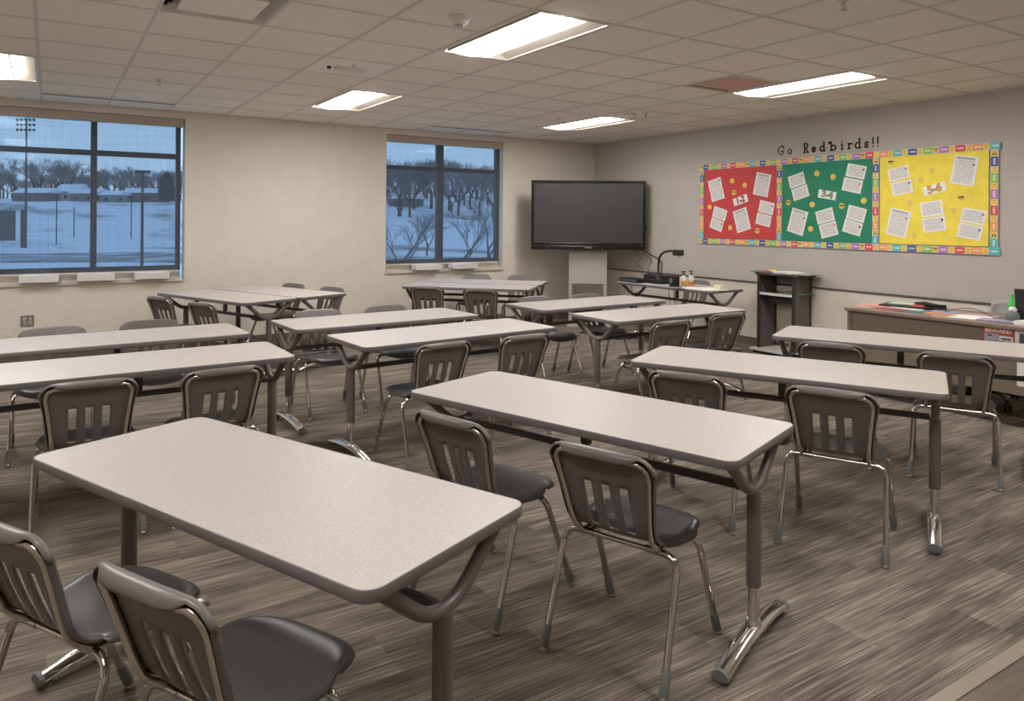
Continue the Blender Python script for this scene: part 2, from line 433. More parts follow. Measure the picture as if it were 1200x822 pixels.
# solar shade: open weave cloth, threads about as fine as the photo shows
M_shade = bpy.data.materials.new('solar_shade_cloth'); M_shade.use_nodes = True
nt = M_shade.node_tree; nt.nodes.remove(nt.nodes['Principled BSDF'])
tc = nt.nodes.new('ShaderNodeTexCoord')
def thread(scale):
    mp = nt.nodes.new('ShaderNodeMapping'); mp.inputs['Scale'].default_value = scale
    nz = nt.nodes.new('ShaderNodeTexNoise'); nz.inputs['Scale'].default_value = 1; nz.inputs['Detail'].default_value = 2
    nt.links.new(tc.outputs['Object'], mp.inputs['Vector']); nt.links.new(mp.outputs[0], nz.inputs['Vector']); return nz
n1 = thread((90, 1, 1.2)); n2 = thread((1.2, 1, 90))
mxv = nt.nodes.new('ShaderNodeMath'); mxv.operation = 'ADD'; nt.links.new(n1.outputs['Fac'], mxv.inputs[0]); nt.links.new(n2.outputs['Fac'], mxv.inputs[1])
mr_ = nt.nodes.new('ShaderNodeMapRange'); mr_.inputs['From Min'].default_value = .75; mr_.inputs['From Max'].default_value = 1.3
mr_.inputs['To Min'].default_value = .22; mr_.inputs['To Max'].default_value = .29; nt.links.new(mxv.outputs[0], mr_.inputs['Value'])
tr = nt.nodes.new('ShaderNodeBsdfTransparent'); tr.inputs[0].default_value = (.92,.95,1,1)
df = nt.nodes.new('ShaderNodeBsdfDiffuse'); df.inputs[0].default_value = srgb(118,126,136)
mx = nt.nodes.new('ShaderNodeMixShader'); nt.links.new(mr_.outputs[0], mx.inputs[0])
nt.links.new(tr.outputs[0], mx.inputs[1]); nt.links.new(df.outputs[0], mx.inputs[2]); nt.links.new(mx.outputs[0], nt.nodes['Material Output'].inputs[0])
M_shade.surface_render_method = 'DITHERED' if hasattr(M_shade, 'surface_render_method') else None

def window(idx, x0, x1, xm, mw):
    t = empty('window_%d' % idx, (0,0,0)); t['kind'] = 'structure'
    y0, y1 = YG, YG+.06; zb, zt = .905, WZ[1]
    f = MB()
    f.box(x0, x0+.04, y0, y1, zb, zt); f.box(x1-.05, x1, y0, y1, zb, zt)
    f.box(x0+.04, x1-.05, y0, y1, zb, zb+.055); f.box(x0+.04, x1-.05, y0, y1, zt-.05, zt)
    f.build('window_frame', M_frame, t, bevel=.003)
    f = MB(); f.box(xm-mw/2, xm+mw/2, y0-.008, y1-.001, zb+.055, zt-.05); f.build('mullion', M_frame, t, bevel=.003)
    for a, c in ((x0+.04, xm-mw/2), (xm+mw/2, x1-.05)):
        f = MB(); f.box(a, c, y0+.001, y1-.002, 2.185, 2.245); f.build('transom', M_frame, t, bevel=.003)
        for z0, z1 in ((zb+.055, 2.185), (2.245, zt-.05)):
            f = MB(); f.box(a, c, y0+.03, y0+.034, z0, z1); f.build('pane', M_glass, t)
    f = MB(); f.box(x0, x1, y0-.004, y1, .82, zb); f.box(x0-.012, x1+.012, YB-.025, y0-.004, .783, .825); f.box(x0, x1, y0-.004, y1, .783, .82)
    f.build('window_sill', M_alum, t, bevel=.004)
    return t
window(1, W1[0]+.01, W1[1]-.03, .405, .062)
window(2, W2[0], W2[1]-.005, 4.632, .10)
for (x0, x1), side in ((W1, 'left'), (W2, 'right')):
    t = empty('roller_shade', ((x0+x1)/2, 0, 0), 0, 'sheer grey solar roller shade pulled down over the %s window' % side, 'window shade', 'roller shades')
    w = (x1-x0)/2
    f = MB(); f.box(-w+.004, w-.02, YB+.006, YB+.09, 2.548, WZ[1]-.004); f.build('cassette', mat('cassette_beige_'+side, srgb(176,160,146), .5), t, bevel=.004)
    f = MB(); f.box(-w+.02, w-.045, YB+.0655, YB+.0665, .905, 2.555); f.build('shade_cloth', M_shade, t)
    f = MB(); f.box(-w+.02, w-.045, YB+.06, YB+.073, .888, .908); f.build('hem_bar', M_alum, t, bevel=.003)
# trays on the sills
def tray(x0, x1, label, stuff):
    w = (x1-x0)/2
    t = empty('sill_tray', ((x0+x1)/2, 0, .826), 0, label, 'tray', 'white trays on the window sills')
    y0, y1 = YB-.10, YB+.055
    f = MB(); f.box(-w, w, y0, y1, 0, .006)
    f.add([(-w, y0, .0), (w, y0, .0), (w, y0-.018, .07), (-w, y0-.018, .07), (-w, y0+.006, .0), (w, y0+.006, .0), (w, y0-.010, .07), (-w, y0-.010, .07)],
          [(0,1,2,3),(4,7,6,5),(3,2,6,7),(0,3,7,4),(1,5,6,2),(0,4,5,1)])
    f.box(-w, w, y1-.006, y1, 0, .07); f.box(-w, -w+.006, y0, y1, 0, .07); f.box(w-.006, w, y0, y1, 0, .07)
    f.build('tray', M_card, t)
    return t
tr_ = [(-.265, .085, 'white sill tray holding papers below the left pane of the left window'), (.25, .60, 'white sill tray under the centre mullion of the left window'),
       (.795, 1.14, 'white sill tray at the right end of the left window sill'), (4.17, 4.56, 'white sill tray at the left of the right window sill'), (4.73, 5.12, 'white sill tray at the right of the right window sill')]
for k, (a, c, lb) in enumerate(tr_):
    tray(a, c, lb, 0)
    f = MB(); rr = random.Random(k)
    for q in range(7):
        xx = (a+c)/2 + rr.uniform(-.03, .03); aa = rr.uniform(-.05, .05)
        M = Matrix.Translation((xx, YB-.022, .834+q*.009)) @ Matrix.Rotation(aa, 4, 'Z')
        f.box(-.12, .12, -.065, .065, 0, .0085, q % 2, M)
    o = f.build('paper_stack', [M_card, mat('mixed_paper_%d' % k, srgb(*[(170,150,110),(150,160,175),(190,185,180),(170,110,105),(185,120,120)][k]), .7)])
    tag(o, 'papers in the '+lb, 'papers', 'paper stacks in the sill trays')

# outlet on the back wall
t = empty('wall_outlet', (-.19, YB, .425), 0, 'steel double wall outlet low on the wall below the left window', 'outlet')
f = MB(); f.box(-.058, .058, -.006, 0, -.06, .06); f.build('cover_plate', M_steel, t, bevel=.002)
for s in (-1, 1):
    f = MB()
    for zz in (-.022, .022): f.box(s*.026-.014, s*.026+.014, -.010, -.006, zz-.016, zz+.016)
    f.build('socket', M_graycol, t, bevel=.002)

# ---------------------------------------------------------------- table
TL_, TW_ = .762, .305
def make_table():
    t = empty('classroom_table')
    P = rrect(2*TL_-.006, 2*TW_-.006, .047, 8)
    m = MB(); m.prism(P, .708, .736); m.build('tabletop', M_lam, t)
    e = MB(); Po = rrect(2*TL_, 2*TW_, .05, 8); n = len(Po); prof = [(-.004, .7368), (-.0012, .7358), (0, .7325), (0, .7105), (-.003, .7065), (-.012, .7055)]
    vs = []
    for k in range(n):
        p, q, r_ = Vector(Po[k-1]), Vector(Po[k]), Vector(Po[(k+1) % n])
        tt = (r_-p).normalized(); nrm = Vector((tt.y, -tt.x))
        for o_, z in prof: vs.append((q.x+nrm.x*o_, q.y+nrm.y*o_, z))
    L = len(prof)
    e.add(vs, [(k*L+i, ((k+1) % n)*L+i, ((k+1) % n)*L+i+1, k*L+i+1) for k in range(n) for i in range(L-1)])
    e.build('edge_band', M_edge, t, smooth=True)
    # underframe
    s = MB(); s.box(-TL_+.075, TL_-.075, -.014, .014, .545, .575)
    s.build('stretcher', M_beam, t, bevel=.006)
    h = MB(); h.box(-.02, .02, -.014, .014, .578, .706); h.box(-.05, .05, -.04, .04, .700, .7065); h.build('centre_post', M_beam, t, bevel=.003)
    lx = TL_-.052
    for sg in (-1, 1):
        y = MB(); pts = [(sg*lx, -.235, .703), (sg*lx, -.215, .69), (sg*lx, -.15, .638), (sg*lx, -.10, .598), (sg*lx, -.055, .572), (sg*lx, 0, .562), (sg*lx, .055, .572), (sg*lx, .10, .598), (sg*lx, .15, .638), (sg*lx, .215, .69), (sg*lx, .235, .703)]
        y.tube(smooth_path(pts, 4), .0185, 12)
        for q in (-1, 1): y.box(sg*lx-.035, sg*lx+.035, q*.235-.03, q*.235+.03, .7, .7065)
        y.build('yoke', M_powder, t, smooth=True)
        c = MB(); c.tube([(sg*lx, 0, .555), (sg*lx, 0, .215)], .0265, 18); lg = c.build('leg', M_powder, t, smooth=True)
        c = MB(); c.tube([(sg*lx, 0, .22), (sg*lx, 0, .05)], .0205, 16); c.build('leg_insert', M_chrome, lg, smooth=True)
        # arched foot
        f = MB(); L = .285; N = 18; vs = []; K = 12
        for i in range(N+1):
            u = -1+2*i/N; yy = u*L; zc = .03+.034*(1-u*u); hw = .030+.004*(1-abs(u)); hh = .024
            for k in range(K):
                a = 2*PI*k/K; vs.append((sg*lx+hw*math.cos(a), yy, zc-.004+hh*math.sin(a)*(1 if math.sin(a) > 0 else .45)))
        f.add(vs, [(i*K+k, i*K+(k+1) % K, (i+1)*K+(k+1) % K, (i+1)*K+k) for i in range(N) for k in range(K)]+[tuple(range(K)), tuple(N*K+k for k in range(K))])
        f.lathe([(.03, .066), (.027, .085), (.0225, .1)], 16, M=Matrix.Translation((sg*lx, 0, -.005)))
        ft = f.build('foot', M_chrome, t, smooth=True)
        for q in (-1, 1):
            f = MB(); f.add([(sg*lx+.031*math.cos(2*PI*k/K), q*yo, .026+.025*math.sin(2*PI*k/K)*(1 if math.sin(2*PI*k/K) > 0 else .45)) for yo in (L-.004, L+.012) for k in range(K)],
                            [(k, (k+1) % K, K+(k+1) % K, K+k) for k in range(K)]+[tuple(range(K)), tuple(range(K, 2*K))])
            f.lathe([(.02, 0), (.022, .006), (.018, .016)], 14, M=Matrix.Translation((sg*lx, q*(L-.02), 0)))
            f.build('foot_cap', M_rubber, ft, smooth=False)
    return t
TT = [((.529,2.241,-66.3), 'grey laminate table in the left foreground with its near corner closest to the camera'),
 ((1.896,2.411,-71.0), 'grey laminate table in the centre foreground with two chairs drawn up to its near side'),
 ((3.329,2.543,-61.7), 'grey laminate table in the right middle, in front of the table by the brown desk'),
 ((4.756,2.715,-64.3), 'grey laminate table directly in front of the brown teacher desk'),
 ((2.189,5.422,3.5), 'grey laminate table in the middle behind another, its back edge toward the right window'),
 ((2.334,4.543,4.9), 'grey laminate table left of centre with two chair backs on its near side'),
 ((4.335,5.504,2.4), 'grey laminate table in front of the wall display, farther of its pair'),
 ((4.433,4.618,1.4), 'grey laminate table in front of the wall display, nearer of its pair'),
 ((1.49,7.727,-68.0), 'grey laminate table below the left window, nearer one of the two pushed together'),
 ((2.068,7.960,-68.0), 'grey laminate table near the left window, farther one of the two pushed together'),
 ((4.195,7.535,-45.0), 'grey laminate table below the right window, nearer one of the two pushed together'),
 ((4.637,7.977,-45.0), 'grey laminate table below the right window, farther one of the two pushed together'),
 ((.373,5.342,2.7), 'grey laminate table at the left edge, farther of the two below the outlet'),
 ((.407,4.390,1.5), 'grey laminate table at the left edge, the nearer one with two chair backs before it'),
 ((6.455,6.456,-88.0), 'grey table along the right wall carrying the document camera and papers')]
T0 = make_table()
for i, ((x, y, a), lb) in enumerate(TT):
    o = T0 if i == 0 else copy_tree(T0)
    o.location = (x, y, 0); o.rotation_euler = (0, 0, R(a)); tag(o, lb, 'table', 'grey laminate classroom tables')

# ---------------------------------------------------------------- chair
def lerp(a, b_, t): return a+(b_-a)*t
def pw(tbl, x):
    if x <= tbl[0][0]: return tbl[0][1]
    for (x0, y0), (x1, y1) in zip(tbl, tbl[1:]):
        if x <= x1: return lerp(y0, y1, (x-x0)/(x1-x0))
    return tbl[-1][1]
def ss(a, b_, x): t = max(0, min(1, (x-a)/(b_-a))); return t*t*(3-2*t)
BACKY = [(.425,-.116), (.44,-.144), (.455,-.159), (.475,-.169), (.52,-.184), (.60,-.207), (.68,-.233), (.73,-.252), (.755,-.262)]
BACKW = [(.425,.160), (.47,.164), (.60,.177), (.68,.188), (.755,.197)]
def make_chair():
    t = empty('school_chair')
    # --- backrest grid; columns hit the slot edges
    cols = [-1,-.985,-.96,-.92,-.86,-.76,-.66,-.56,-.48,-.40,-.32,-.20,-.10,0,.10,.20,.32,.40,.48,.56,.66,.76,.86,.92,.96,.985,1]
    sx = [-.086,-.050,-.018,.018,.050,.086]
    # map columns to x by z so that slot edges stay at fixed x
    cx = [-1,-.985,-.955,-.91,-.84,-.74,-.62,'s0','m0','s1',-.14,'s2',0,'s3',.14,'s4','m1','s5',.62,.74,.84,.91,.955,.985,1]
    sl = {'s0': -.084, 'm0': -.068, 's1': -.052, 's2': -.016, 's3': .016, 's4': .052, 'm1': .068, 's5': .084}
    def colx(c, z):
        hw = pw(BACKW, z)
        if isinstance(c, str): return sl[c]
        if abs(c) == .14: return math.copysign(.034, c)
        return c*hw
    zs = [.425,.432,.44,.448,.456,.475,.50,.53,.56,.60,.628,.65,.67,.685,.70,.712,.722,.732,.741,.748,.754]
    zb = .43; zt0 = .755; rc = .062
    vs = []; NC = len(cx)
    def ztop(x):
        hw = .197; d = abs(x)-(hw-rc)
        base = zt0 - .006*(x/hw)**2
        return base if d <= 0 else base-rc+math.sqrt(max(0, rc*rc-min(d, rc)**2))
    def pt(c, z):
        x = colx(c, z); zt = ztop(x)
        # compress upper 12 cm of every column so the outline rounds at the corners
        zz = z if z < .628 else lerp(.628, min(zt, .755), (z-.628)/(.754-.628))
        hw = pw(BACKW, zz); u = x/hw if hw else 0
        yy = pw(BACKY, zz) + .012*(1-min(1, u*u))*-1*0 - .006*max(0, abs(u)-.80)**2/.04
        yy += -.010*(1-u*u)*ss(.46,.60,zz)      # slight hollow across the back
        if zz < .50:   # lower edge sweeps forward toward the sides
            yy += .02*u*u*(1-ss(.425,.50,zz))
        return (x, yy, zz)
    rows = [[pt(c, z) for c in cx] for z in zs]
    NR = len(rows)
    bmv = [p for r_ in rows for p in r_]
    zi = [i for i, z in enumerate(zs) if .456 <= z < .628]
    slotcols = [cx.index('s0'), cx.index('m0'), cx.index('s2'), cx.index('s2')+1, cx.index('s4'), cx.index('m1')]
    fs = []
    for i in range(NR-1):
        for k in range(NC-1):
            if i in zi and k in slotcols: continue
            fs.append((i*NC+k, i*NC+k+1, (i+1)*NC+k+1, (i+1)*NC+k))
    # rolled lip: runs up one side, over the top and down the other side, wrapping backward over the frame
    per = [(rows[i][0], -1, 0) for i in range(NR-1)] + [(p, 0, 1) for p in rows[-1]] + [(rows[i][-1], 1, 0) for i in range(NR-2, -1, -1)]
    lv = []; prof_s = [(0, 0), (-.004, .0025), (-.008, .003), (-.012, .002), (-.014, .000), (-.0145, -.0015), (-.015, -.002)]
    prof_t = [(0, 0), (-.007, .004), (-.017, .005), (-.027, .001), (-.031, -.007), (-.032, -.017), (-.031, -.026)]
    for (x, y, z), nx, nz in per:
        d = abs(x)-(.197-rc)
        if nz:
            nx, nz = (0, 1) if d <= 0 else (math.copysign(min(1, d/rc), x), math.sqrt(max(0, 1-min(1, d/rc)**2)))
            k = 1-ss(.108, .150, abs(x))
        else: k = 0
        for (d0, o0), (d1, o1) in zip(prof_s, prof_t):
            dy, o_ = lerp(d0, d1, k), lerp(o0, o1, k)
            if k < .01: dy = lerp(dy*.6, dy, ss(.43, .49, z))
            lv.append((x+nx*o_, y+dy, z+nz*o_))
    off = len(bmv); Lp = len(prof_s)
    fs += [(off+i*Lp+k, off+(i+1)*Lp+k, off+(i+1)*Lp+k+1, off+i*Lp+k+1) for i in range(len(per)-1) for k in range(Lp-1)]
    m = MB(); m.add(bmv+lv, fs); bk = m.build('backrest', M_shell, t)
    bm = bmesh.new(); bm.from_mesh(bk.data); bmesh.ops.remove_doubles(bm, verts=bm.verts, dist=.00015); bmesh.ops.recalc_face_normals(bm, faces=bm.faces); bm.to_mesh(bk.data); bm.free()
    bk.data.polygons.foreach_set('use_smooth', [True]*len(bk.data.polygons))
    sd = bk.modifiers.new('thick', 'SOLIDIFY'); sd.thickness = .007; sd.offset = 0
    # --- seat grid
    nx_ = 28; vs = []
    PZ = [(-.116,.425), (-.105,.4215), (-.09,.4195), (-.05,.418), (0,.420), (.05,.424), (.10,.429), (.15,.431), (.185,.428), (.212,.419), (.230,.404), (.238,.388)]
    WD = [(-.116,.160), (-.09,.172), (-.05,.190), (0,.207), (.05,.215), (.09,.217), (.13,.212), (.24,.205)]
    ys = [-.116,-.111,-.105,-.098,-.09,-.07,-.05,-.025,0,.025,.05,.075,.10,.125,.15,.165,.18,.192,.204,.214,.222,.229,.234,.238]
    for j, y in enumerate(ys):
        w = pw(WD, y)
        for i in range(nx_+1):
            u = -1+2*i/nx_; x = u*w
            z = pw(PZ, y); z = lerp(z, max(z, .418), .75*abs(u)**2.5)
            dish = (.012*abs(u)**2.2 - .020*max(0, abs(u)-.86)**2/.0196*(1-ss(.13, .225, y)))*ss(-.116, -.08, y)
            yy = y + .02*u*u*(1-ss(-.116, -.09, y))
            q = ss(.02, .238, y)          # the front edge bows: corners swing back in a wide arc
            yy = .02+(y-.02)*math.sqrt(max(.02, 1-.86*abs(u)**3.4)) if y > .02 else yy
            vs.append((x*(1-.05*q*abs(u)), yy, z+dish))
    N = nx_+1
    m = MB(); m.add(vs, [(j*N+i, j*N+i+1, (j+1)*N+i+1, (j+1)*N+i) for j in range(len(ys)-1) for i in range(nx_)])
    st = m.build('seat', mat('dark_grey_plastic_seat', srgb(84,82,80), .34), t, smooth=True)
    sd = st.modifiers.new('thick', 'SOLIDIFY'); sd.thickness = .007; sd.offset = 0
    # --- tubes
    side = lambda s, z: (s*(pw(BACKW, z)-.0145), pw(BACKY, z)-.018, z)
    pts = [(-.145, -.06, .401), (-.145, -.105, .402), (-.146, -.125, .410)] + [side(-1, z) for z in (.44,.46,.50,.56,.62,.68)]
    pts += [(-.171, -.261, .704), (-.159, -.268, .722), (-.139, -.273, .732), (-.11, -.279, .733), (0, -.282, .735), (.11, -.279, .733), (.139, -.273, .732), (.159, -.268, .722), (.171, -.261, .704)]
    pts += [side(1, z) for z in (.68,.62,.56,.50,.46,.44)] + [(.146, -.125, .410), (.145, -.105, .402), (.145, -.06, .401)]
    m = MB(); m.tube(pts, .0098, 10); m.build('back_frame', M_chromed, t, smooth=True)
    m = MB(); m.tube([(-.152, -.118, .401), (.152, -.118, .401)], .009, 10)
    for s in (-1, 1): m.tube([(s*.12, -.118, .401), (s*.12, .10, .401)], .009, 8)
    m.build('seat_frame', M_chromed, t, smooth=True)
    for s in (-1, 1):
        for z in (.50, .66):
            p = side(s, z); m = MB(); m.box(p[0]-.008, p[0]+.008, p[1]+.002, p[1]+.018, z-.009, z+.009); m.build('frame_clip', M_dark, t, bevel=.002)
    for s in (-1, 1):
        for nm, P in (('rear', [(s*.10, -.118, .401), (s*.160, -.118, .401), (s*.186, -.120, .397), (s*.205, -.124, .384), (s*.214, -.131, .362), (s*.217, -.140, .33), (s*.225, -.236, .05), (s*.226, -.249, .012)]),
                      ('front', [(s*.10, .065, .401), (s*.155, .065, .401), (s*.182, .067, .397), (s*.201, .072, .384), (s*.210, .080, .362), (s*.212, .094, .33), (s*.219, .213, .05), (s*.22, .229, .012)])):
            m = MB(); m.tube(smooth_path(P, 3), .0122, 12); lg = m.build('leg', M_chromel, t, smooth=True)
            a, bb = Vector(P[-3]), Vector(P[-1]); dr = (bb-a).normalized()
            m = MB(); m.tube([bb-dr*.078, bb-dr*.074, bb-dr*.02, bb-dr*.006, bb-dr*.004], [.0135, .0155, .0165, .0160, .012], 14); m.build('rubber_boot', M_rubber, lg, smooth=True)
            m = MB(); m.lathe([(.0135, 0), (.015, .003), (.0135, .010), (.009, .016)], 14, M=Matrix.Translation((bb.x, bb.y, 0))); m.build('glide', M_steel, lg, smooth=True)
    return t
CH = [
 ((.132,2.330,-61.0), 'grey school chair cut off by the left edge, pushed up to the left foreground table'),
 ((.413,1.815,-62.5), 'grey school chair nearest the camera at the bottom left, its seat in full view'),
 ((.163,4.136,-.5), 'grey chair behind the left foreground table, the left one of two before the left-edge table'),
 ((.722,4.128,4.5), 'grey chair behind the left foreground table, the right one of two before the left-edge table'),
 ((2.021,4.260,4.5), 'grey chair at the left middle table with its seat sticking out to the left'),
 ((2.637,4.275,2.0), 'grey chair on the near side of the left middle table, at its right end'),
 ((3.986,4.294,-1.5), 'grey chair pulled out from the nearer display table, its seat showing on the left'),
 ((4.745,4.406,-3.4), 'grey chair at the right end of the nearer display table, beside the black cart'),
 ((2.906,2.727,-62.5), 'grey chair half hidden behind the centre foreground table, facing the right middle table'),
 ((3.225,2.140,-64.3), 'grey chair in full view at the right middle table, all four feet on open carpet'),
 ((4.359,2.920,-62.5), 'grey chair with only its top showing between the right middle table and desk table'),
 ((4.663,2.328,-62.6), 'grey chair at the far right, at the table in front of the desk'),
 ((1.552,2.571,-72.8), 'left one of two grey chairs at the centre foreground table, partly hidden by another table'),
 ((1.786,1.984,-68.5), 'grey chair in the centre foreground in full view, right one of two at its table'),
 ((1.120,7.768,-64.0), 'grey chair at the pushed-together tables below the left window, left of the two near ones'),
 ((1.379,7.063,-65.2), 'grey chair at the pushed-together tables below the left window, right of the two near ones'),
 ((3.768,7.675,-41.1), 'grey chair at the paired tables below the right window, left of the two near ones'),
 ((4.155,7.133,-42.3), 'grey chair at the paired tables below the right window, right of the two near ones'),
 ((.020,5.569,179.1), 'grey chair beyond the left-edge tables, only its top showing under the outlet'),
 ((.625,5.633,180.7), 'grey chair beyond the left-edge tables, only its top showing right of the outlet'),
 ((1.875,5.672,181.2), 'grey chair facing the camera beyond the middle table, above its left corner'),
 ((2.463,5.671,179.9), 'grey chair facing the camera beyond the middle table, right of its neighbour'),
 ((4.043,5.699,182.0), 'grey chair facing the camera beyond the farther display table, the left one'),
 ((4.626,5.644,180.2), 'grey chair facing the camera beyond the farther display table, in front of the display stand'),
 ((2.133,8.352,113.0), 'grey chair against the wall beyond the left-window tables, the left one of two'),
 ((2.380,7.728,113.0), 'grey chair beyond the left-window tables, the right one of two'),
 ((4.801,8.560,140.3), 'grey chair under the right window sill beyond the paired tables, left one'),
 ((5.258,8.133,140.2), 'grey chair beyond the paired tables below the right window, right one'),
 ((6.770,6.640,96.0), 'grey chair between the document camera table and the right wall'),
]
CH0 = make_chair()
for i, ((x, y, a), lb) in enumerate(CH):
    o = CH0 if i == 0 else copy_tree(CH0)
    o.location = (x, y, 0); o.rotation_euler = (0, 0, R(a)); tag(o, lb, 'chair', 'grey plastic school chairs')

# ---------------------------------------------------------------- interactive display on its stand
DC = FW*10.40 + RT*1.085
t = empty('interactive_display', (DC.x, DC.y, 0), -YAW, 'large black flat-panel display with a dark screen mounted in the corner', 'display')
w = .812; z0, z1 = 1.10, 2.082
f = MB()
f.box(-w, w, 0, .09, z0+.062, z1); f.build('housing', M_dark, t, bevel=.008)
f = MB(); bw = .04
for a in ((-w, -w+bw, z0+.062, z1), (w-bw, w, z0+.062, z1), (-w+bw, w-bw, z1-bw, z1), (-w+bw, w-bw, z0+.062, z0+.095)): f.box(a[0], a[1], -.016, .0, a[2], a[3])
f.build('bezel', M_blackgloss, t, bevel=.004)
f = MB(); f.box(-w+bw, w-bw, -.006, -.001, z0+.095, z1-bw); f.build('screen', M_screen, t)
f = MB(); f.box(-w, w, -.02, .07, z0, z0+.055); sb = f.build('speaker_bar', M_blackgloss, t, bevel=.006)
f = MB(); f.box(-.045, .045, -.023, -.02, z0+.024, z0+.034); f.build('maker_mark', M_graycol, sb)
f = MB(); f.box(-w+.20, -w+.27, -.023, -.02, z0+.022, z0+.032); f.build('red_mark', mat('red_mark', srgb(120,40,40), .5), sb)
f = MB(); f.box(w, w+.012, .0, .05, z0+.28, z0+.34); f.build('side_switch', M_dark, t, bevel=.003)
t = empty('display_stand', (DC.x, DC.y, 0), -YAW, 'pale grey metal stand with two legs under the black display', 'stand')
f = MB(); f.box(-.26, .285, .13, .21, .60, 1.60); f.build('column_panel', M_graycol, t, bevel=.006)
f = MB(); f.box(-.26, .285, .122, .13, 1.02, 1.09); f.build('top_cover', M_graycol, t, bevel=.002)
for s in (-.26, .235):
    f = MB(); f.box(s, s+.05, .135, .205, .02, .60); f.build('leg', M_graycol, t, bevel=.004)
f = MB(); f.box(-.30, .325, -.05, .40, .0, .025); f.build('foot_plate', M_graycol, t, bevel=.005)
f = MB(); f.box(-.20, .20, .09, .13, 1.45, 1.75); f.build('mount_bracket', M_dark, t)

def cord(name, pts, r, label, m=M_dark, n=8):
    f = MB(); f.tube(smooth_path(pts, n), r, 6); o = f.build(name, m, smooth=True); return tag(o, label, 'cable', 'cables around the display table')
def W_(d, r_, z): p = FW*d+RT*r_; return (p.x, p.y, z)
cord('power_cord', [W_(10.42,1.82,1.11), (6.78,7.1,1.0), (6.72,7.0,.90), (6.70,6.98,.78)], .009, 'thick black cord hanging from the display to the equipment table')
cord('video_cable', [W_(10.42,1.70,1.11), (6.72,7.2,1.02), (6.60,7.12,.90), (6.56,7.05,.785)], .005, 'thin black cable crossing the thick display cord')
cord('looped_cable', [W_(10.42,1.66,1.12), (6.62,7.28,1.03), (6.56,7.3,.95), (6.62,7.24,.88), (6.50,7.14,.80)], .004, 'thin dark cable looping down left of the thick display cord')
cord('floor_cable', [(6.0,7.3,.006), (6.25,7.1,.006), (6.55,7.3,.006), (6.4,7.5,.006), (6.1,7.45,.006), (6.3,7.2,.008), (6.6,7.0,.006), (6.5,6.6,.006)], .006, 'black cable coiled on the carpet under the display table')
for k, (y0, dz) in enumerate(((6.95, .28), (6.75, .34), (6.30, .30), (6.22, .26))):
    cord('hanging_cable', [(6.17, y0, .70), (6.15, y0-.03, .60), (6.18, y0-.05, .70-dz*.9), (6.24, y0-.02, .70-dz)], .004, ['cable hanging under the left end of the document camera table', 'second cable from the left under the document camera table', 'cable hanging under the middle of the document camera table', 'short cable hanging right of the middle one under the document camera table'][k])
# document camera
t = empty('document_camera', (6.42, 6.74, .737), 0, 'black document camera with a curved gooseneck arm and square head', 'document camera')
f = MB(); f.prism(rrect(.20, .26, .03), 0, .03); f.box(-.09, .09, -.12, .12, .03, .045); f.build('base', M_dark, t, bevel=.006)
f = MB(); f.lathe([(.055, .03), (.05, .06), (.028, .11), (.022, .12)], 16, M=Matrix.Translation((-.02, -.02, 0))); f.build('arm_mount', M_dark, t, smooth=True)
nk = [(-.02, -.02, .10), (-.03, -.03, .22), (-.05, -.07, .33), (-.06, -.15, .39), (-.07, -.26, .415), (-.07, -.34, .41)]
f = MB(); f.tube(smooth_path(nk, 6), .014, 10); f.build('gooseneck', M_dark, t, smooth=True)
f = MB(); f.box(-.105, -.035, -.47, -.34, .365, .435); hd = f.build('camera_head', M_dark, t, bevel=.01)
f = MB(); f.lathe([(.025, .362), (.025, .345), (.015, .343)], 14, M=Matrix.Translation((-.07, -.42, 0))); f.build('lens', M_graycol, hd, smooth=True)
def simple(name, boxes, m, loc, rz, label, cat, bevel=.003, parts=()):
    t = empty(name, loc, rz, label, cat)
    f = MB()
    for a in boxes: f.box(*a)
    f.build('body', m, t, bevel=bevel)
    for nm, bs, mm in parts:
        f = MB()
        for a in bs: f.box(*a)
        f.build(nm, mm, t, bevel=.001)
    return t
simple('switch_box', [(-.11,.11,-.17,.17,0,.05)], M_dark, (6.29, 7.03, .737), .0, 'low black electronics box at the far left end of the document camera table', 'electronics', parts=[('front_strip', [(-.113,-.11,-.15,.15,.015,.035)], mat('bluish_strip', srgb(70,80,100), .4))])
simple('black_case', [(-.10,.10,-.21,.21,.0,.09)], M_dark, (6.63, 6.93, .737), 0, 'low black case lying behind the document camera base', 'case', .02, parts=[('lid_rim', [(-.103,.103,-.213,.213,.05,.056)], M_blackgloss)])
t = simple('desktop_speaker', [(-.05,.05,-.038,.038,0,.125)], M_dark, (6.27, 6.315, .737), -.1, 'small upright black desktop speaker next to the bottles', 'speaker', .006)
f = MB(); f.lathe([(.030, 0), (.028, .004), (.012, .006)], 18, M=Matrix.Translation((-.05, 0, .07)) @ Matrix.Rotation(-PI/2, 4, 'Y')); f.build('driver', M_rubber, t, smooth=True)
def bottle(name, x, y, h, r, liquid, cap, label):
    t = empty(name, (x, y, .737), 0, label, 'bottle', 'pump bottles on the document camera table')
    f = MB(); f.lathe([(r*.9, 0), (r, .006), (r, h*.62), (r*.55, h*.72), (r*.4, h*.76)], 18); f.build('body', M_clear, t, smooth=True)
    f = MB(); f.lathe([(r*1.01, .02), (r*1.015, .02), (r*1.015, h*.4), (r*1.01, h*.4)], 18); f.build('label_band', liquid, t, smooth=True)
    f = MB(); f.lathe([(r*.5, h*.75), (r*.5, h*.84), (r*.2, h*.86), (r*.2, h*.93)], 14); f.box(-r*1.0, r*.45, -r*.35, r*.35, h*.93, h*1.0); f.build('pump', cap, t, smooth=True)
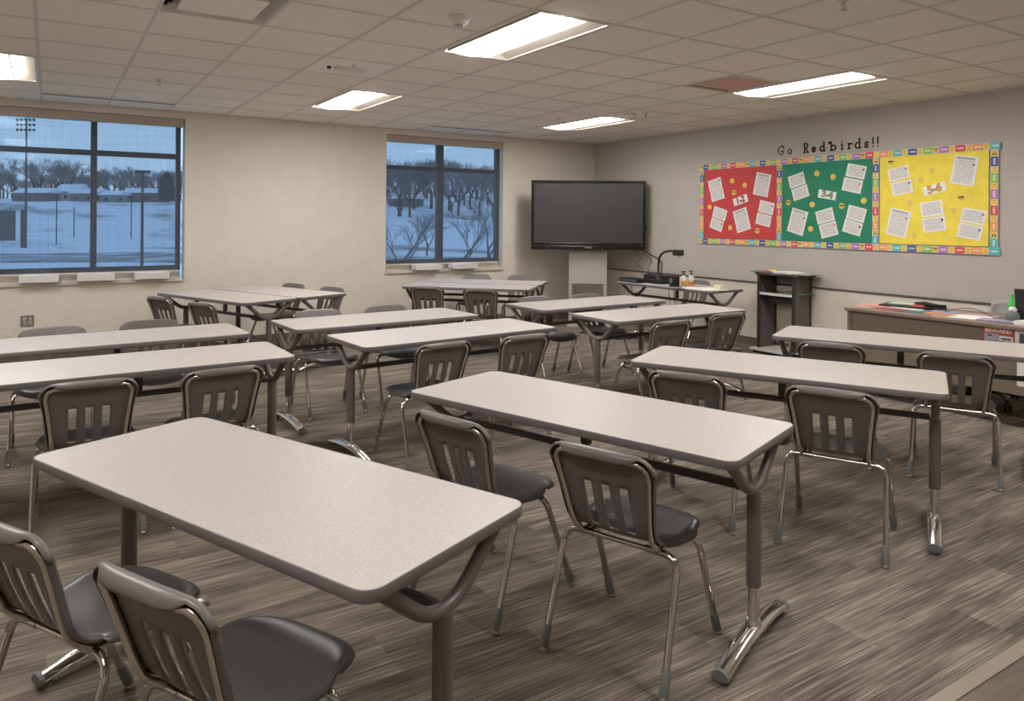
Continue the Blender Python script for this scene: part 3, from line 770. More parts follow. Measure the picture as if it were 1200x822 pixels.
bottle('pump_bottle', 6.30, 6.19, .19, .034, mat('orange_liquid', srgb(215,140,50), .4), mat('brown_pump', srgb(70,55,62), .5), 'clear bottle with an orange label and dark pump next to the speaker')
bottle('pump_bottle', 6.34, 6.11, .20, .032, mat('amber_liquid', srgb(190,120,60), .4), mat('green_pump', srgb(60,110,70), .5), 'clear bottle with a green pump, right of the orange one')
bottle('pump_bottle', 6.44, 6.24, .15, .028, mat('pale_liquid', srgb(220,200,150), .4), M_white, 'short clear bottle with a white pump behind the other two')
def sheet(name, w, l, h, x, y, z, rz, m, label, cat, group=None, sheets=1):
    f = MB(); n = max(1, sheets); rr = random.Random(int(x*1000+y*77))
    for k in range(n):
        M = Matrix.Rotation(rr.uniform(-.06, .06) if n > 1 else 0, 4, 'Z') @ Matrix.Translation((rr.uniform(-.006,.006)*(n > 1), rr.uniform(-.006,.006)*(n > 1), 0))
        f.box(-w/2, w/2, -l/2, l/2, h*k/n, h*(k+1)/n, 0, M)
    o = f.build(name, m, loc=(x, y, z)); o.rotation_euler = (0, 0, rz); return tag(o, label, cat, group)
M_pw = mat('paper_white', srgb(238,236,232), .6); M_pb = mat('paper_lavender', srgb(160,155,185), .6); M_pr = mat('cover_red', srgb(196,78,76), .5)
M_pco = mat('cover_coral', srgb(216,146,130), .5); M_por = mat('cover_orange', srgb(206,136,84), .5); M_pmar = mat('cover_maroon', srgb(140,66,66), .5); M_pgr = mat('paper_green', srgb(178,214,184), .5)
sheet('open_notebook', .24, .34, .012, 6.30, 5.94, .737, .15, M_pw, 'white open notebook on the document camera table in front of the chair', 'notebook', sheets=2)
sheet('paper_stack', .22, .28, .010, 6.38, 5.83, .737, -.3, M_pw, 'loose white papers beside the white notebook near the right end of the table', 'papers', sheets=3)
sheet('blue_folder', .23, .30, .004, 6.28, 6.05, .737, .35, mat('folder_blue', srgb(96,110,150), .5), 'blue-edged folder under the open notebook', 'folder')
sheet('cream_note_block', .08, .08, .055, 6.40, 5.745, .737, .3, mat('cream_paper', srgb(235,228,190), .6), 'small cream block of note paper at the right end of the document camera table', 'note block', sheets=3)

# ---------------------------------------------------------------- black presentation cart
t = empty('presentation_cart', (7.12, 5.43, 0), 0, 'tall narrow charcoal cart with open shelves and papers on top by the right wall', 'cart')
for yy, nm in ((-.235, 0), (.235, 1)):
    f = MB(); f.box(-.135, .15, yy-.012, yy+.012, .05, .905); f.build('side_panel', M_cart, t, bevel=.002)
    f = MB(); f.box(-.150, -.128, yy-.019, yy+.019, .05, .905); f.box(.125, .152, yy-.019, yy+.019, .05, .905)
    for k in range(18): f.box(-.155, -.149, yy-.006, yy+.006, .12+k*.042, .135+k*.042)
    f.build('upright', M_cartd, t, bevel=.002)
f = MB(); f.box(-.17, .16, -.30, .27, .905, .93); f.build('top', M_cart, t, bevel=.004)
f = MB(); f.box(-.14, .14, -.222, .222, .675, .70); sh = f.build('shelf', M_cartd, t, bevel=.002)
f = MB(); f.box(-.150, -.14, -.222, .222, .672, .70); f.build('shelf_edge', M_pale, sh, bevel=.002)
f = MB(); f.box(-.05, -.02, -.222, .222, .58, .675); f.build('cross_panel', M_cartd, t, bevel=.002)
f = MB(); f.box(-.22, .155, -.30, .30, .03, .055); f.build('base_board', M_pale, t, bevel=.004)
for sx_ in (-.18, .12):
    for sy in (-.26, .26):
        f = MB(); f.lathe([(.018, -.012), (.02, -.008), (.02, .008), (.018, .012)], 14, M=Matrix.Translation((sx_, sy, .02)) @ Matrix.Rotation(PI/2, 4, 'X')); f.build('caster', M_dark, t, smooth=True)
sheet('magazine', .22, .30, .012, 7.04, 5.60, .930, .1, mat('cover_grey', srgb(120,120,126), .4), 'grey magazine at the left end of the charcoal cart top', 'magazine', sheets=2)
sheet('open_book', .24, .30, .022, 7.05, 5.33, .930, -.25, M_pw, 'white open book in the middle of the charcoal cart top', 'book', sheets=4)
sheet('red_booklet', .09, .12, .02, 6.99, 5.51, .930, .6, M_pr, 'small red booklet lying on the charcoal cart top', 'booklet', sheets=2)
sheet('yellow_pad', .07, .09, .012, 7.03, 5.50, .951, .3, mat('pad_yellow', srgb(232,214,90), .5), 'small yellow pad on top of the red booklet', 'pad')
sheet('flat_paper', .28, .22, .006, 7.10, 5.13, .930, .2, mat('paper_greenish', srgb(170,176,172), .5), 'pale grey papers overhanging the right end of the charcoal cart', 'papers', sheets=2)
sheet('green_folder', .22, .30, .014, 7.14, 5.28, .700, .1, mat('folder_green', srgb(96,124,100), .5), 'dull green folder on the middle shelf of the charcoal cart', 'folder', sheets=2)

# ---------------------------------------------------------------- teacher desk
t = empty('teacher_desk', (6.43, 3.02, 0), 0, 'long brown laminate teacher desk standing along the right wall', 'desk')
f = MB(); f.box(-.42, .33, -.93, .93, .725, .755); f.build('desktop', M_desktop, t, bevel=.006)
f = MB(); f.box(-.385, -.365, -.88, .88, .245, .724); f.build('modesty_panel', M_desk, t, bevel=.002)
for s in (-1, 1):
    f = MB(); f.box(-.395, .30, s*.895-.018, s*.895+.018, .02, .724); f.build('side_panel', M_desk, t, bevel=.002)
f = MB(); f.box(-.36, .29, .56, .87, .07, .72); pd = f.build('pedestal', M_desk, t, bevel=.002)
for k in range(3):
    f = MB(); f.box(.29, .305, .57, .86, .09+k*.21, .285+k*.21); dw = f.build('drawer', M_desk, pd, bevel=.002)
    f = MB(); f.tube([(.32, .66, .2+k*.21), (.32, .77, .2+k*.21)], .006, 8); f.build('handle', M_steel, dw)
def textmesh(body, size, ext, m, parent, Mx, name, bold=0):
    c = bpy.data.curves.new('txt', 'FONT'); c.body = body; c.size = size; c.extrude = ext; c.align_x = 'CENTER'; c.align_y = 'CENTER'; c.offset = bold
    o = bpy.data.objects.new('txt', c); C.objects.link(o)
    dg = bpy.context.evaluated_depsgraph_get(); dg.update()
    me = bpy.data.meshes.new_from_object(o.evaluated_get(dg)); bpy.data.objects.remove(o)
    me.transform(Mx); me.materials.clear(); me.materials.append(m)
    q = bpy.data.objects.new(name, me); C.objects.link(q)
    if parent: q.parent = parent
    return q
# text faces -x : local right is -y, up is z
FACEX = Matrix(((0,0,-1,0),(-1,0,0,0),(0,1,0,0),(0,0,0,1)))
# posters on the desk front
XD = 6.043
t = empty('warning_poster', (XD, 2.70, .60), 0, 'red-bordered poster headed BEWARE! on the front of the brown desk', 'poster')
f = MB(); f.box(-.002, .0, -.108, .108, -.05, .125); f.build('sheet', M_pr, t)
textmesh('BEWARE!', .044, .0006, M_pw, t, Matrix.Translation((-.0028, .004, .104)) @ FACEX, 'heading', .0012)
f = MB(); f.box(-.003, -.002, .0, .098, -.042, .078); f.build('picture', mat('pale_blue_picture', srgb(176,184,196), .6), t)
f = MB()
for a in ((.045,.075,.058,.070), (.03,.05,-.02,-.002), (.052,.08,-.026,-.01), (.012,.03,.02,.028), (.06,.066,.02,.026)): f.box(-.0036, -.003, a[0], a[1], a[2], a[3])
f.build('picture_marks', mat('dark_blue_ink', srgb(60,64,84), .6), t)
f = MB(); f.box(-.003, -.002, -.098, -.004, -.042, .070); f.build('text_box', M_pw, t)
f = MB()
for z_, a in ((.048, .030), (.024, .038)):
    y_ = -.051-a
    while y_ < -.051+a: f.box(-.0036, -.003, y_, y_+.0085, z_-.008, z_+.006); y_ += .0105
y_ = -.085
while y_ < -.02: f.box(-.0036, -.003, y_, y_+.005, -.002, .005); y_ += .0065
f.build('text_lines', M_ink, t)
t = empty('taped_notice', (XD, 2.515, .60), 0, 'white notice with a dark picture on the desk front, right of the red poster', 'poster')
f = MB(); f.box(-.002, 0, -.075, .075, -.11, .125); f.build('sheet', M_pw, t)
f = MB(); f.box(-.003, -.002, -.055, .045, .02, .105); f.build('picture', mat('purple_picture', srgb(96,84,112), .6), t)
t = empty('taped_page', (XD, 2.49, .41), 0, 'white printed page taped low on the desk front', 'poster')
f = MB(); f.box(-.002, 0, -.08, .085, -.095, .09); f.build('sheet', M_printl[0], t)
f = MB(); f.box(-.003, -.002, .03, .06, -.045, -.015); f.build('black_stamp', M_ink, t)
# desk clutter
Z = .755
def book(name, w, l, h, x, y, z, rz, m, label):
    t = empty(name, (x, y, z), rz, label, 'book')
    f = MB(); f.box(-w/2+.003, w/2-.004, -l/2+.003, l/2-.003, .002, h-.002); f.build('pages', M_pw, t)
    f = MB(); f.box(-w/2, w/2, -l/2, l/2, 0, .002); f.box(-w/2, w/2, -l/2, l/2, h-.002, h); f.box(w/2-.003, w/2, -l/2, l/2, 0, h); f.build('cover', m, t)
book('paperback_book', .20, .27, .020, 6.25, 3.80, Z, .15, M_pco, 'coral paperback book at the far left end of the brown desk')
book('paperback_book', .20, .26, .014, 6.13, 3.60, Z, -.1, M_pmar, 'maroon book at the front edge of the brown desk')
sheet('paper_stack', .22, .30, .018, 6.35, 3.58, Z, .3, M_pw, 'white papers under the black tablet on the brown desk', 'papers', sheets=4)
t = simple('tablet_folio', [(-.15,.15,-.20,.20,0,.012)], M_dark, (6.42, 3.60, Z+.022), .25, 'open black folio on the papers at the left of the brown desk', 'folio', .003, parts=[('green_sheet', [(-.02,.12,-.05,.16,.012,.015)], M_pgr), ('red_sheet', [(-.12,.06,-.15,-.04,.012,.016)], M_pr)])
f = MB(); f.tube([(.05,-.22,.02), (.02,-.12,.035), (0,-.05,.03)], [.02,.025,.016], 10, flat=.6); f.build('black_cover', M_dark, t, smooth=True)
simple('stapler', [(-.02,.02,-.09,.09,0,.02)], M_dark, (6.44, 3.38, Z+.012), .5, 'long black stapler lying right of the black folio', 'stapler', .006, parts=[('top_arm', [(-.016,.016,-.085,.08,.022,.045)], M_blackgloss)])
book('paperback_book', .20, .27, .012, 6.14, 3.37, Z, .05, mat('cover_slate', srgb(70,100,108), .5), 'slate blue book at the front edge of the desk, right of the maroon one')
book('paperback_book', .15, .20, .016, 6.14, 3.19, Z, 0, M_por, 'orange book at the front edge of the brown desk')
sheet('paper_stack', .22, .28, .012, 6.38, 3.30, Z, -.2, M_pb, 'lavender papers behind the orange book', 'papers', sheets=3)
sheet('paper_stack', .24, .30, .010, 6.22, 2.99, Z, .25, M_pw, 'curled white papers in the middle of the brown desk', 'papers', sheets=3)
sheet('pink_papers', .22, .28, .006, 6.40, 3.02, Z, .1, mat('paper_pink', srgb(200,160,150), .6), 'pinkish papers behind the curled white ones on the desk', 'papers', sheets=2)
sheet('notepad', .16, .26, .012, 6.20, 2.78, Z, .2, M_pb, 'lavender notepad left of the grey desk ornament', 'notepad', sheets=2)
f = MB(); f.tube(smooth_path([(6.36,3.26,Z+.01), (6.38,3.15,Z+.05), (6.36,3.02,Z+.06), (6.32,2.90,Z+.03), (6.28,2.82,Z+.006)], 8), .003, 6); tag(f.build('power_cord', M_dark, smooth=True), 'thin black cord arching over the papers on the brown desk', 'cable')
t = empty('desk_ornament', (6.27, 2.705, Z), 0, 'rounded dark grey desk ornament with a pale top beside the laptop', 'ornament')
f = MB(); f.lathe([(.03, 0), (.045, .012), (.05, .04), (.042, .07), (.025, .085)], 20); f.build('body', M_rubber, t, smooth=True)
f = MB(); f.lathe([(.026, .083), (.03, .095), (.02, .112), (.006, .118)], 16); f.build('cap', M_pale, t, smooth=True)
t = empty('green_bottle', (6.42, 2.775, Z), 0, 'bright green bottle behind the desk ornament', 'bottle')
f = MB(); f.lathe([(.018, 0), (.022, .01), (.022, .13), (.012, .16), (.010, .18)], 18); f.build('body', M_green, t, smooth=True)
f = MB(); f.lathe([(.012, .178), (.012, .2)], 14); f.build('cap', M_green, t, smooth=True)
t = empty('laptop', (6.46, 2.52, Z), 0, 'open dark laptop seen from behind at the right edge of the photo', 'laptop')
f = MB(); f.box(-.12, .12, -.19, .19, 0, .018); f.build('base', M_cartd, t, bevel=.004)
f = MB(); f.box(-.005, .005, -.19, .19, 0, .24, 0, Matrix.Translation((-.12, 0, .018)) @ Matrix.Rotation(-.15, 4, 'Y')); f.build('screen_lid', M_cartd, t, bevel=.003)
sheet('paper_stack', .18, .24, .03, 6.18, 2.50, Z, -.1, M_pw, 'white papers in front of the laptop', 'papers', sheets=4)

# office chair behind the desk
t = empty('office_chair', (6.66, 3.02, 0), R(90), 'office chair with a pale grey low back and black star base behind the brown desk', 'office chair')
vs = []; n = 14
for i in range(n+1):
    u = -1+2*i/n
    for (dy, z) in ((-.39, .56), (-.41, .66), (-.42, .76), (-.418, .815), (-.412, .848)):
        zz = z - .03*abs(u)**4*(z > .8)
        vs.append((u*(.20-.03*(z > .8)*abs(u)**3), dy+.06*u*u, zz))
m = MB(); m.add(vs, [(i*5+k, (i+1)*5+k, (i+1)*5+k+1, i*5+k+1) for i in range(n) for k in range(4)])
o = m.build('backrest', mat('pale_grey_fabric', srgb(176,174,172), .8), t, smooth=True); sd = o.modifiers.new('s', 'SOLIDIFY'); sd.thickness = .03; sd.offset = 0
f = MB(); f.prism(rrect(.46, .44, .1), .44, .50); o = f.build('seat', mat('grey_seat_fabric', srgb(120,118,118), .8), t, bevel=.02); o.location = (0, -.10, 0)
f = MB(); f.tube([(0,-.10,.10), (0,-.10,.44)], .025, 12); f.build('gas_lift', M_dark, t, smooth=True)
f = MB(); f.box(-.02, .02, -.40, -.2, .42, .44); f.box(-.02, .02, -.41, -.39, .42, .60); f.build('back_bracket', M_dark, t)
f = MB(); f.lathe([(.04, .08), (.045, .12), (.03, .14)], 14, M=Matrix.Translation((0,-.10,0)))
for k in range(5):
    a = R(72*k+54); e = Vector((.30*math.cos(a), -.10+.30*math.sin(a), .075)); f.tube([(0,-.10,.11), tuple(e)], [.024,.016], 8)
f.build('star_base', M_dark, t, smooth=True)
for k in range(5):
    a = R(72*k+54); e = Vector((.30*math.cos(a), -.10+.30*math.sin(a), .03))
    f = MB()
    for s in (-.018, .018): f.lathe([(.022, -.009), (.03, -.006), (.03, .006), (.022, .009)], 16, M=Matrix.Translation(e+Vector((s*math.sin(a), -s*math.cos(a), 0))) @ Matrix.Rotation(a, 4, 'Z') @ Matrix.Rotation(PI/2, 4, 'X'))
    f.tube([(e.x, e.y, .06), (e.x, e.y, .085)], .008, 8)
    f.build('caster', M_dark, t, smooth=True)

# ---------------------------------------------------------------- bulletin boards (on the right wall)
XW = XR
def wy(name, y, z, tilt, off, label=None, cat=None, group=None):
    """an empty on the wall; local +x = to the viewer's right (-y world), local z up, local -y out of the wall"""
    t = empty(name, (XW-off, y, z), 0, label, cat, group)
    t.rotation_mode = 'QUATERNION'
    t.rotation_quaternion = (Matrix.Rotation(-PI/2, 4, 'Z') @ Matrix.Rotation(-R(tilt), 4, 'Y')).to_quaternion()
    return t
BRD = [('red', 6.79, 5.66, srgb(206,70,72)), ('green', 5.58, 4.47, srgb(38,136,104)), ('yellow', 4.385, 3.345, srgb(250,228,82))]
for nm, y0, y1, c in BRD:
    m = noise_mat(nm+'_board_paper', c, tuple(v*.90 for v in c[:3])+(1,), (2,9,9), .65, bump=0)
    bp = nd(m, 'ShaderNodeBump'); bp.inputs['Strength'].default_value = .6; bp.inputs['Distance'].default_value = .02
    nz = nd(m, 'ShaderNodeTexNoise'); nz.inputs['Scale'].default_value = 5; tc = nd(m, 'ShaderNodeTexCoord'); lk(m, tc, 'Object', nz, 'Vector'); lk(m, nz, 'Fac', bp, 'Height'); lk(m, bp, 'Normal', bsdf(m), 'Normal')
    f = MB(); f.box(-.012, -.001, -(y0-y1)/2, (y0-y1)/2, -.445, .445)
    o = f.build('bulletin_board', m, loc=(XW, (y0+y1)/2, 1.745)); tag(o, '%s paper bulletin board on the right wall' % nm, 'bulletin board', 'bulletin boards')
BAD = [srgb(58,84,156), srgb(140,196,84), srgb(186,120,190), srgb(222,74,84), srgb(240,158,84), srgb(84,186,196)]
M_bad = [mat('badge_%d' % i, c, .55) for i, c in enumerate(BAD)]
M_strip = mat('border_silver', srgb(200,198,204), .5)
BM = [M_strip]+M_bad+[M_yellow, M_ink, M_card]
def disk(f, cx, cz, r, y0, mi, n=14, sx=1):
    f.add([(cx+r*sx*math.cos(2*PI*k/n), y0, cz+r*math.sin(2*PI*k/n)) for k in range(n)], [tuple(range(n))], mi)
def border(L, vertical, label, ph=0):
    """strip of border trim, length L along local x, .078 high: alternating badges and emoji"""
    f = MB(); f.box(-L/2, L/2, -.004, 0, -.034, .034, 0)
    n = round(L/.15); p = L/n; off = -L/2
    for k in range(n):
        xb = off+p*(k+(.27 if vertical else .73)); bi = (5-k) % 6 if vertical else k % 6
        Mx = Matrix.Translation((xb, -.004, 0))
        P = rrect(.088, .062, .012, 3)
        f.add([(xb+x, -.0052, z) for x, z in P], [tuple(range(len(P)))], 1+bi)
        f.box(xb-.028, xb+.028, -.0058, -.0053, -.008, .009, 9)
        for q in range(4): f.box(xb-.024+q*.013, xb-.018+q*.013, -.0062, -.0059, -.005, .006, 1+bi)
        xe = off+p*(k+(.78 if vertical else .22))
        disk(f, xe, 0, .030, -.0052, 7)
        kind = (k+ph) % 5
        up = (lambda a, b_: (a, b_)) if not vertical else (lambda a, b_: (-b_, a))
        if kind == 0:
            for s in (-1, 1):
                a, c = up(s*.011, .008); f.box(xe+a-.009, xe+a+.009, -.0062, -.0054, c-.006, c+.006, 8)
        else:
            for s in (-1, 1):
                a, c = up(s*.010, .009); disk(f, xe+a, c, .004, -.0060, 8, 8)
        a, c = up(0, -.011)
        if vertical: f.box(xe+.009, xe+.013, -.0062, -.0054, -.012, .012, 8)
        else: f.box(xe-.012, xe+.012, -.0062, -.0054, -.013, -.009, 8)
    return f
for z, lb in ((2.222, 'long emoji border strip along the top of the three boards'), (1.258, 'long emoji border strip along the bottom of the three boards')):
    t = wy('border_trim', 5.063, z, 0, .013); o = border(3.63, False, lb).build('border_trim', BM)
    o.rotation_mode = 'QUATERNION'; o.rotation_quaternion = t.rotation_quaternion; o.location = t.location; bpy.data.objects.remove(t)
    tag(o, lb, 'border trim', 'emoji border strips')
for k, (y, lb) in enumerate(((6.835, 'upright emoji border strip at the left end of the boards'), (5.622, 'upright emoji border strip between the red and green boards'), (4.43, 'upright emoji border strip between the green and yellow boards'), (3.296, 'upright emoji border strip at the right end of the boards'))):
    t = wy('border_trim', y, 1.74, 90, .0125); o = border(.895, True, lb).build('border_trim', BM)
    o.rotation_mode = 'QUATERNION'; o.rotation_quaternion = t.rotation_quaternion; o.location = t.location; bpy.data.objects.remove(t)
    tag(o, lb, 'border trim', 'emoji border strips')
PAP = [('r',6.611,1.994,0.217,0.142,13.3,'upper card of the tilted pair at the top left of the red board'),
('r',6.571,1.854,0.216,0.134,13.6,'lower card of the tilted pair at the top left of the red board'),
('r',5.871,1.964,0.219,0.274,-12.1,'full printed page at the top right of the red board'),
('r',6.530,1.616,0.221,0.142,-16.2,'upper card of the pair at the bottom left of the red board'),
('r',6.581,1.474,0.207,0.137,-17.3,'lower card of the pair at the bottom left of the red board'),
('r',6.174,1.533,0.217,0.279,15.8,'full printed page at the bottom centre of the red board'),
('r',5.806,1.687,0.214,0.143,-12.9,'upper card of the pair at the right of the red board'),
('r',5.847,1.538,0.214,0.139,-12.7,'lower card of the pair at the right of the red board'),
('g',5.387,1.995,0.212,0.143,15.2,'upper card of the pair at the top left of the green board'),
('g',5.338,1.851,0.212,0.141,16.0,'lower card of the pair at the top left of the green board'),
('g',4.653,2.060,0.219,0.141,-12.5,'upper card of the pair at the top right of the green board'),
('g',4.695,1.911,0.222,0.142,-12.6,'lower card of the pair at the top right of the green board'),
('g',5.372,1.518,0.216,0.281,-15.7,'full printed page at the bottom left of the green board'),
('g',5.020,1.584,0.217,0.147,14.4,'upper card of the pair at the bottom centre of the green board'),
('g',4.973,1.431,0.212,0.155,15.1,'lower card of the pair at the bottom centre of the green board'),
('g',4.647,1.606,0.211,0.150,-14.4,'upper card of the pair at the bottom right of the green board'),
('g',4.690,1.459,0.211,0.140,-15.4,'lower card of the pair at the bottom right of the green board'),
('y',4.188,2.013,0.215,0.131,13.4,'upper card of the pair at the top left of the yellow board'),
('y',4.153,1.868,0.210,0.135,11.5,'lower card of the pair at the top left of the yellow board'),
('y',3.558,2.011,0.218,0.273,-10.3,'full printed page at the top right of the yellow board'),
('y',4.188,1.512,0.216,0.275,-12.9,'full printed page at the bottom left of the yellow board'),
('y',3.858,1.653,0.215,0.147,8.7,'upper card of the pair at the bottom centre of the yellow board'),
('y',3.834,1.501,0.221,0.140,8.9,'lower card of the pair at the bottom centre of the yellow board'),
('y',3.475,1.578,0.216,0.136,-10.9,'upper card of the pair at the bottom right of the yellow board'),
('y',3.506,1.435,0.214,0.137,-11.6,'lower card of the pair at the bottom right of the yellow board')]
STK = [M_bad[0], M_bad[1], mat('sticker_magenta', srgb(220,60,120), .5), M_yellow, M_ink, M_bad[3]]
for k, (bd, y, z, w, h, a, lb) in enumerate(PAP):
    t = wy('printed_page' if h > .2 else 'printed_card', y, z, a, .0125, 'white '+lb, 'paper', 'printed papers on the boards')
    f = MB(); f.box(-w/2, w/2, -.0015, 0, -h/2, h/2); f.build('sheet', M_printl[k % 2] if h > .2 else M_print[k % 3], t)
    f = MB()
    if h > .2:
        for q in range(9): f.box(-w*.40+q*w*.085, -w*.40+q*w*.085+w*.05, -.0024, -.0018, h*.40, h*.40+.012)
        f.box(-w*.40, -w*.05, -.0024, -.0018, -h*.42, -h*.41); f.box(w*.0, w*.38, -.0024, -.0018, -h*.43, -h*.42)
        f.build('title_marks', M_ink, t)
        f = MB(); disk(f, w*.34, h*.22, .010, -.0021, 0); f.build('sticker', STK[(k*2+4) % 6], t)
    else:
        disk(f, w*.38, h*.22, .011, -.0021, 0); f.build('sticker', STK[k % 6], t)
for k, (y, z, w, h, a, s, c, nm) in enumerate(((6.198,1.782,.227,.095,15.9,'1-2',srgb(176,52,50),'red'), (4.995,1.818,.221,.092,-10.3,'3-4',srgb(120,160,90),'green'), (3.832,1.846,.219,.088,14.5,'5-6',srgb(224,160,70),'yellow'))):
    t = wy('number_card', y, z, a, .0125, 'white card reading %s in the middle of the %s board' % (s, nm), 'card', 'number cards on the boards')
    f = MB(); f.box(-w/2, w/2, -.0015, 0, -h/2, h/2); f.build('sheet', M_card, t)
    textmesh(s, .104, .0003, M_ink, t, Matrix.Translation((0, -.0020, 0)) @ Matrix.Rotation(PI/2, 4, 'X'), 'digit_outline', .0052)
    textmesh(s, .104, .0003, mat('digits_'+nm, c, .5), t, Matrix.Translation((0, -.0030, 0)) @ Matrix.Rotation(PI/2, 4, 'X'), 'digits', .0026)
EM = dict(r=[(6.331,2.028), (6.133,1.967), (6.302,1.880,1), (6.700,1.702), (6.358,1.436), (5.937,1.404,1)],
 g=[(5.124,2.061), (4.922,2.013), (5.497,1.740,1), (5.180,1.712), (5.198,1.437), (4.817,1.692,1), (4.562,1.745)],
 y=[(4.270,2.133,1), (3.858,2.025), (3.962,1.938), (3.583,1.754,1), (4.073,1.717), (3.653,1.634), (4.022,1.392)])
EL = dict(r=['top left of centre','top, right of its neighbour','above the number card, wearing sunglasses','at the left edge','between the two lower sheets','at the bottom right, wearing sunglasses'],
 g=['at the top left of centre','at the top right of centre','at the left edge, wearing sunglasses','left of the number card bottom','near the bottom, right of the full page','right of the number card, wearing sunglasses','at the right edge'],
 y=['at the top left corner, wearing sunglasses','highest plain one at top centre','just above the number card','at the right, wearing sunglasses','left, below the number card','right of the lower centre cards','lowest one, at the bottom left'])
BN = dict(r='red', g='green', y='yellow'); rr = random.Random(3)
for bd in 'rgy':
    for k, e in enumerate(EM[bd]):
        t = wy('emoji_cutout', e[0], e[1], rr.uniform(-12, 12), .0125, 'round yellow emoji cutout on the %s board, %s' % (BN[bd], EL[bd][k]), 'emoji cutout', 'emoji cutouts on the boards')
        f = MB(); f.lathe([(.032, 0), (.032, .0025)], 20, M=Matrix.Rotation(PI/2, 4, 'X')); f.build('face', mat('pale_emoji', srgb(240,214,110), .6) if bd == 'y' and k == 0 else (MATS['pale_emoji'] if bd == 'y' and 'pale_emoji' in MATS else M_yellow), t)
        f = MB()
        if len(e) > 2:
            for s in (-1, 1): f.box(s*.013-.011, s*.013+.011, -.0036, -.0027, -.002, .013)
            f.box(-.026, .026, -.0036, -.0027, .010, .013)
        else:
            for s in (-1, 1): disk(f, s*.011, .009, .0042, -.0031, 0, 10)
        f.build('eyes', M_ink, t)
        f = MB(); f.tube(arc((0, -.002), .015, 205, 335, 8, 'xz', -.003), .0016, 5); f.build('mouth', M_ink, t)

# cut-out letters above the boards: strokes in a unit em (x right, y up)
GL = {
 'G': [[(.85,.80),(.62,.98),(.35,.95),(.12,.72),(.06,.42),(.18,.12),(.45,.0),(.75,.10),(.82,.38)], [(.52,.40),(.95,.40)], [(.85,1.0),(.85,.72)]],
 'o': [[(.5,.60),(.2,.48),(.12,.25),(.28,.04),(.55,.0),(.8,.12),(.88,.35),(.74,.54),(.5,.60)]],
 'R': [[(.18,0),(.18,1.0)], [(.0,0),(.36,0)], [(.0,1.0),(.5,1.0),(.78,.88),(.80,.68),(.62,.53),(.18,.50)], [(.45,.50),(.62,.22),(.82,.0),(1.0,.0)]],
 'e': [[(.12,.32),(.85,.34),(.78,.54),(.5,.62),(.22,.52),(.10,.28),(.26,.05),(.55,.0),(.85,.12)]],
 'd': [[(.80,1.0),(.80,0)], [(.60,1.0),(.80,1.0)], [(.80,0),(.98,0)], [(.80,.48),(.52,.60),(.22,.50),(.10,.26),(.26,.04),(.52,.0),(.80,.14)]],
 'b': [[(.02,.88),(.10,1.0),(.28,.98),(.34,.80),(.34,0)], [(.02,.88),(.08,.80),(.15,.86)], [(.34,.45),(.58,.58),(.86,.46),(.92,.24),(.78,.03),(.52,.0),(.34,.10)], [(.2,0),(.4,0)]],
 'i': [[(.5,.60),(.5,0)], [(.25,.60),(.5,.60)], [(.2,0),(.8,0)], [(.48,.86),(.54,.92)]],
 'r': [[(.3,.60),(.3,0)], [(.05,.60),(.3,.60)], [(.05,0),(.6,0)], [(.3,.40),(.5,.58),(.75,.62),(.92,.50)]],
 's': [[(.84,.66),(.84,.46)], [(.84,.56),(.55,.64),(.25,.54),(.28,.38),(.70,.26),(.82,.12),(.62,.0),(.3,.02),(.14,.14)], [(.14,.24),(.14,.0)]],
 '!': [[(.5,1.0),(.5,.30)], [(.5,.06),(.5,.0)]]}
LET = [('G',5.654,5.567,.098), ('o',5.521,5.461,.085), ('R',5.307,5.241,.100), ('e',5.201,5.148,.085), ('d',5.100,5.030,.096), ('b',4.986,4.894,.092), ('i',4.845,4.806,.096), ('r',4.761,4.703,.092), ('d',4.677,4.606,.098), ('s',4.566,4.520,.088), ('!',4.487,4.455,.098), ('!',4.434,4.402,.100)]
ORD = ['G starting the word Go', 'o ending the word Go', 'R starting the word Redbirds', 'e after the capital R', 'd in the first half of Redbirds', 'b in the middle of Redbirds', 'i in Redbirds', 'r in Redbirds', 'd near the end of Redbirds', 's ending the word Redbirds', 'exclamation mark, first of the two', 'exclamation mark, last of the two']
for k, (ch, ya, yb, h) in enumerate(LET):
    w = ya-yb; f = MB(); thick = .0058 if ch in 'Go' else .0074
    for st in GL[ch]:
        P = smooth_path([(x*w, -.002, y*h) for x, y in st], 4) if len(st) > 2 else [Vector((x*w, -.002, y*h)) for x, y in st]
        n = len(P)
        for i in range(n-1):
            d = (P[i+1]-P[i]); d = d.normalized() if d.length > 1e-6 else Vector((1,0,0)); nn = Vector((-d.z, 0, d.x))*thick
            a, b_ = P[i]-d*thick*.5, P[i+1]+d*thick*.5
            vs = [a-nn, b_-nn, b_+nn, a+nn]
            f.add([(v.x, -.003, v.z) for v in vs]+[(v.x, 0, v.z) for v in vs], [(0,1,2,3),(4,7,6,5),(0,4,5,1),(1,5,6,2),(2,6,7,3),(3,7,4,0)])
    t = wy('wall_letter', ya, 2.309, 0, .001); o = f.build('wall_letter', M_ink)
    o.rotation_mode = 'QUATERNION'; o.rotation_quaternion = t.rotation_quaternion; o.location = t.location; bpy.data.objects.remove(t)
    tag(o, 'black cut-out '+('letter ' if ch != '!' else '')+ORD[k], 'letter', 'letters above the boards')

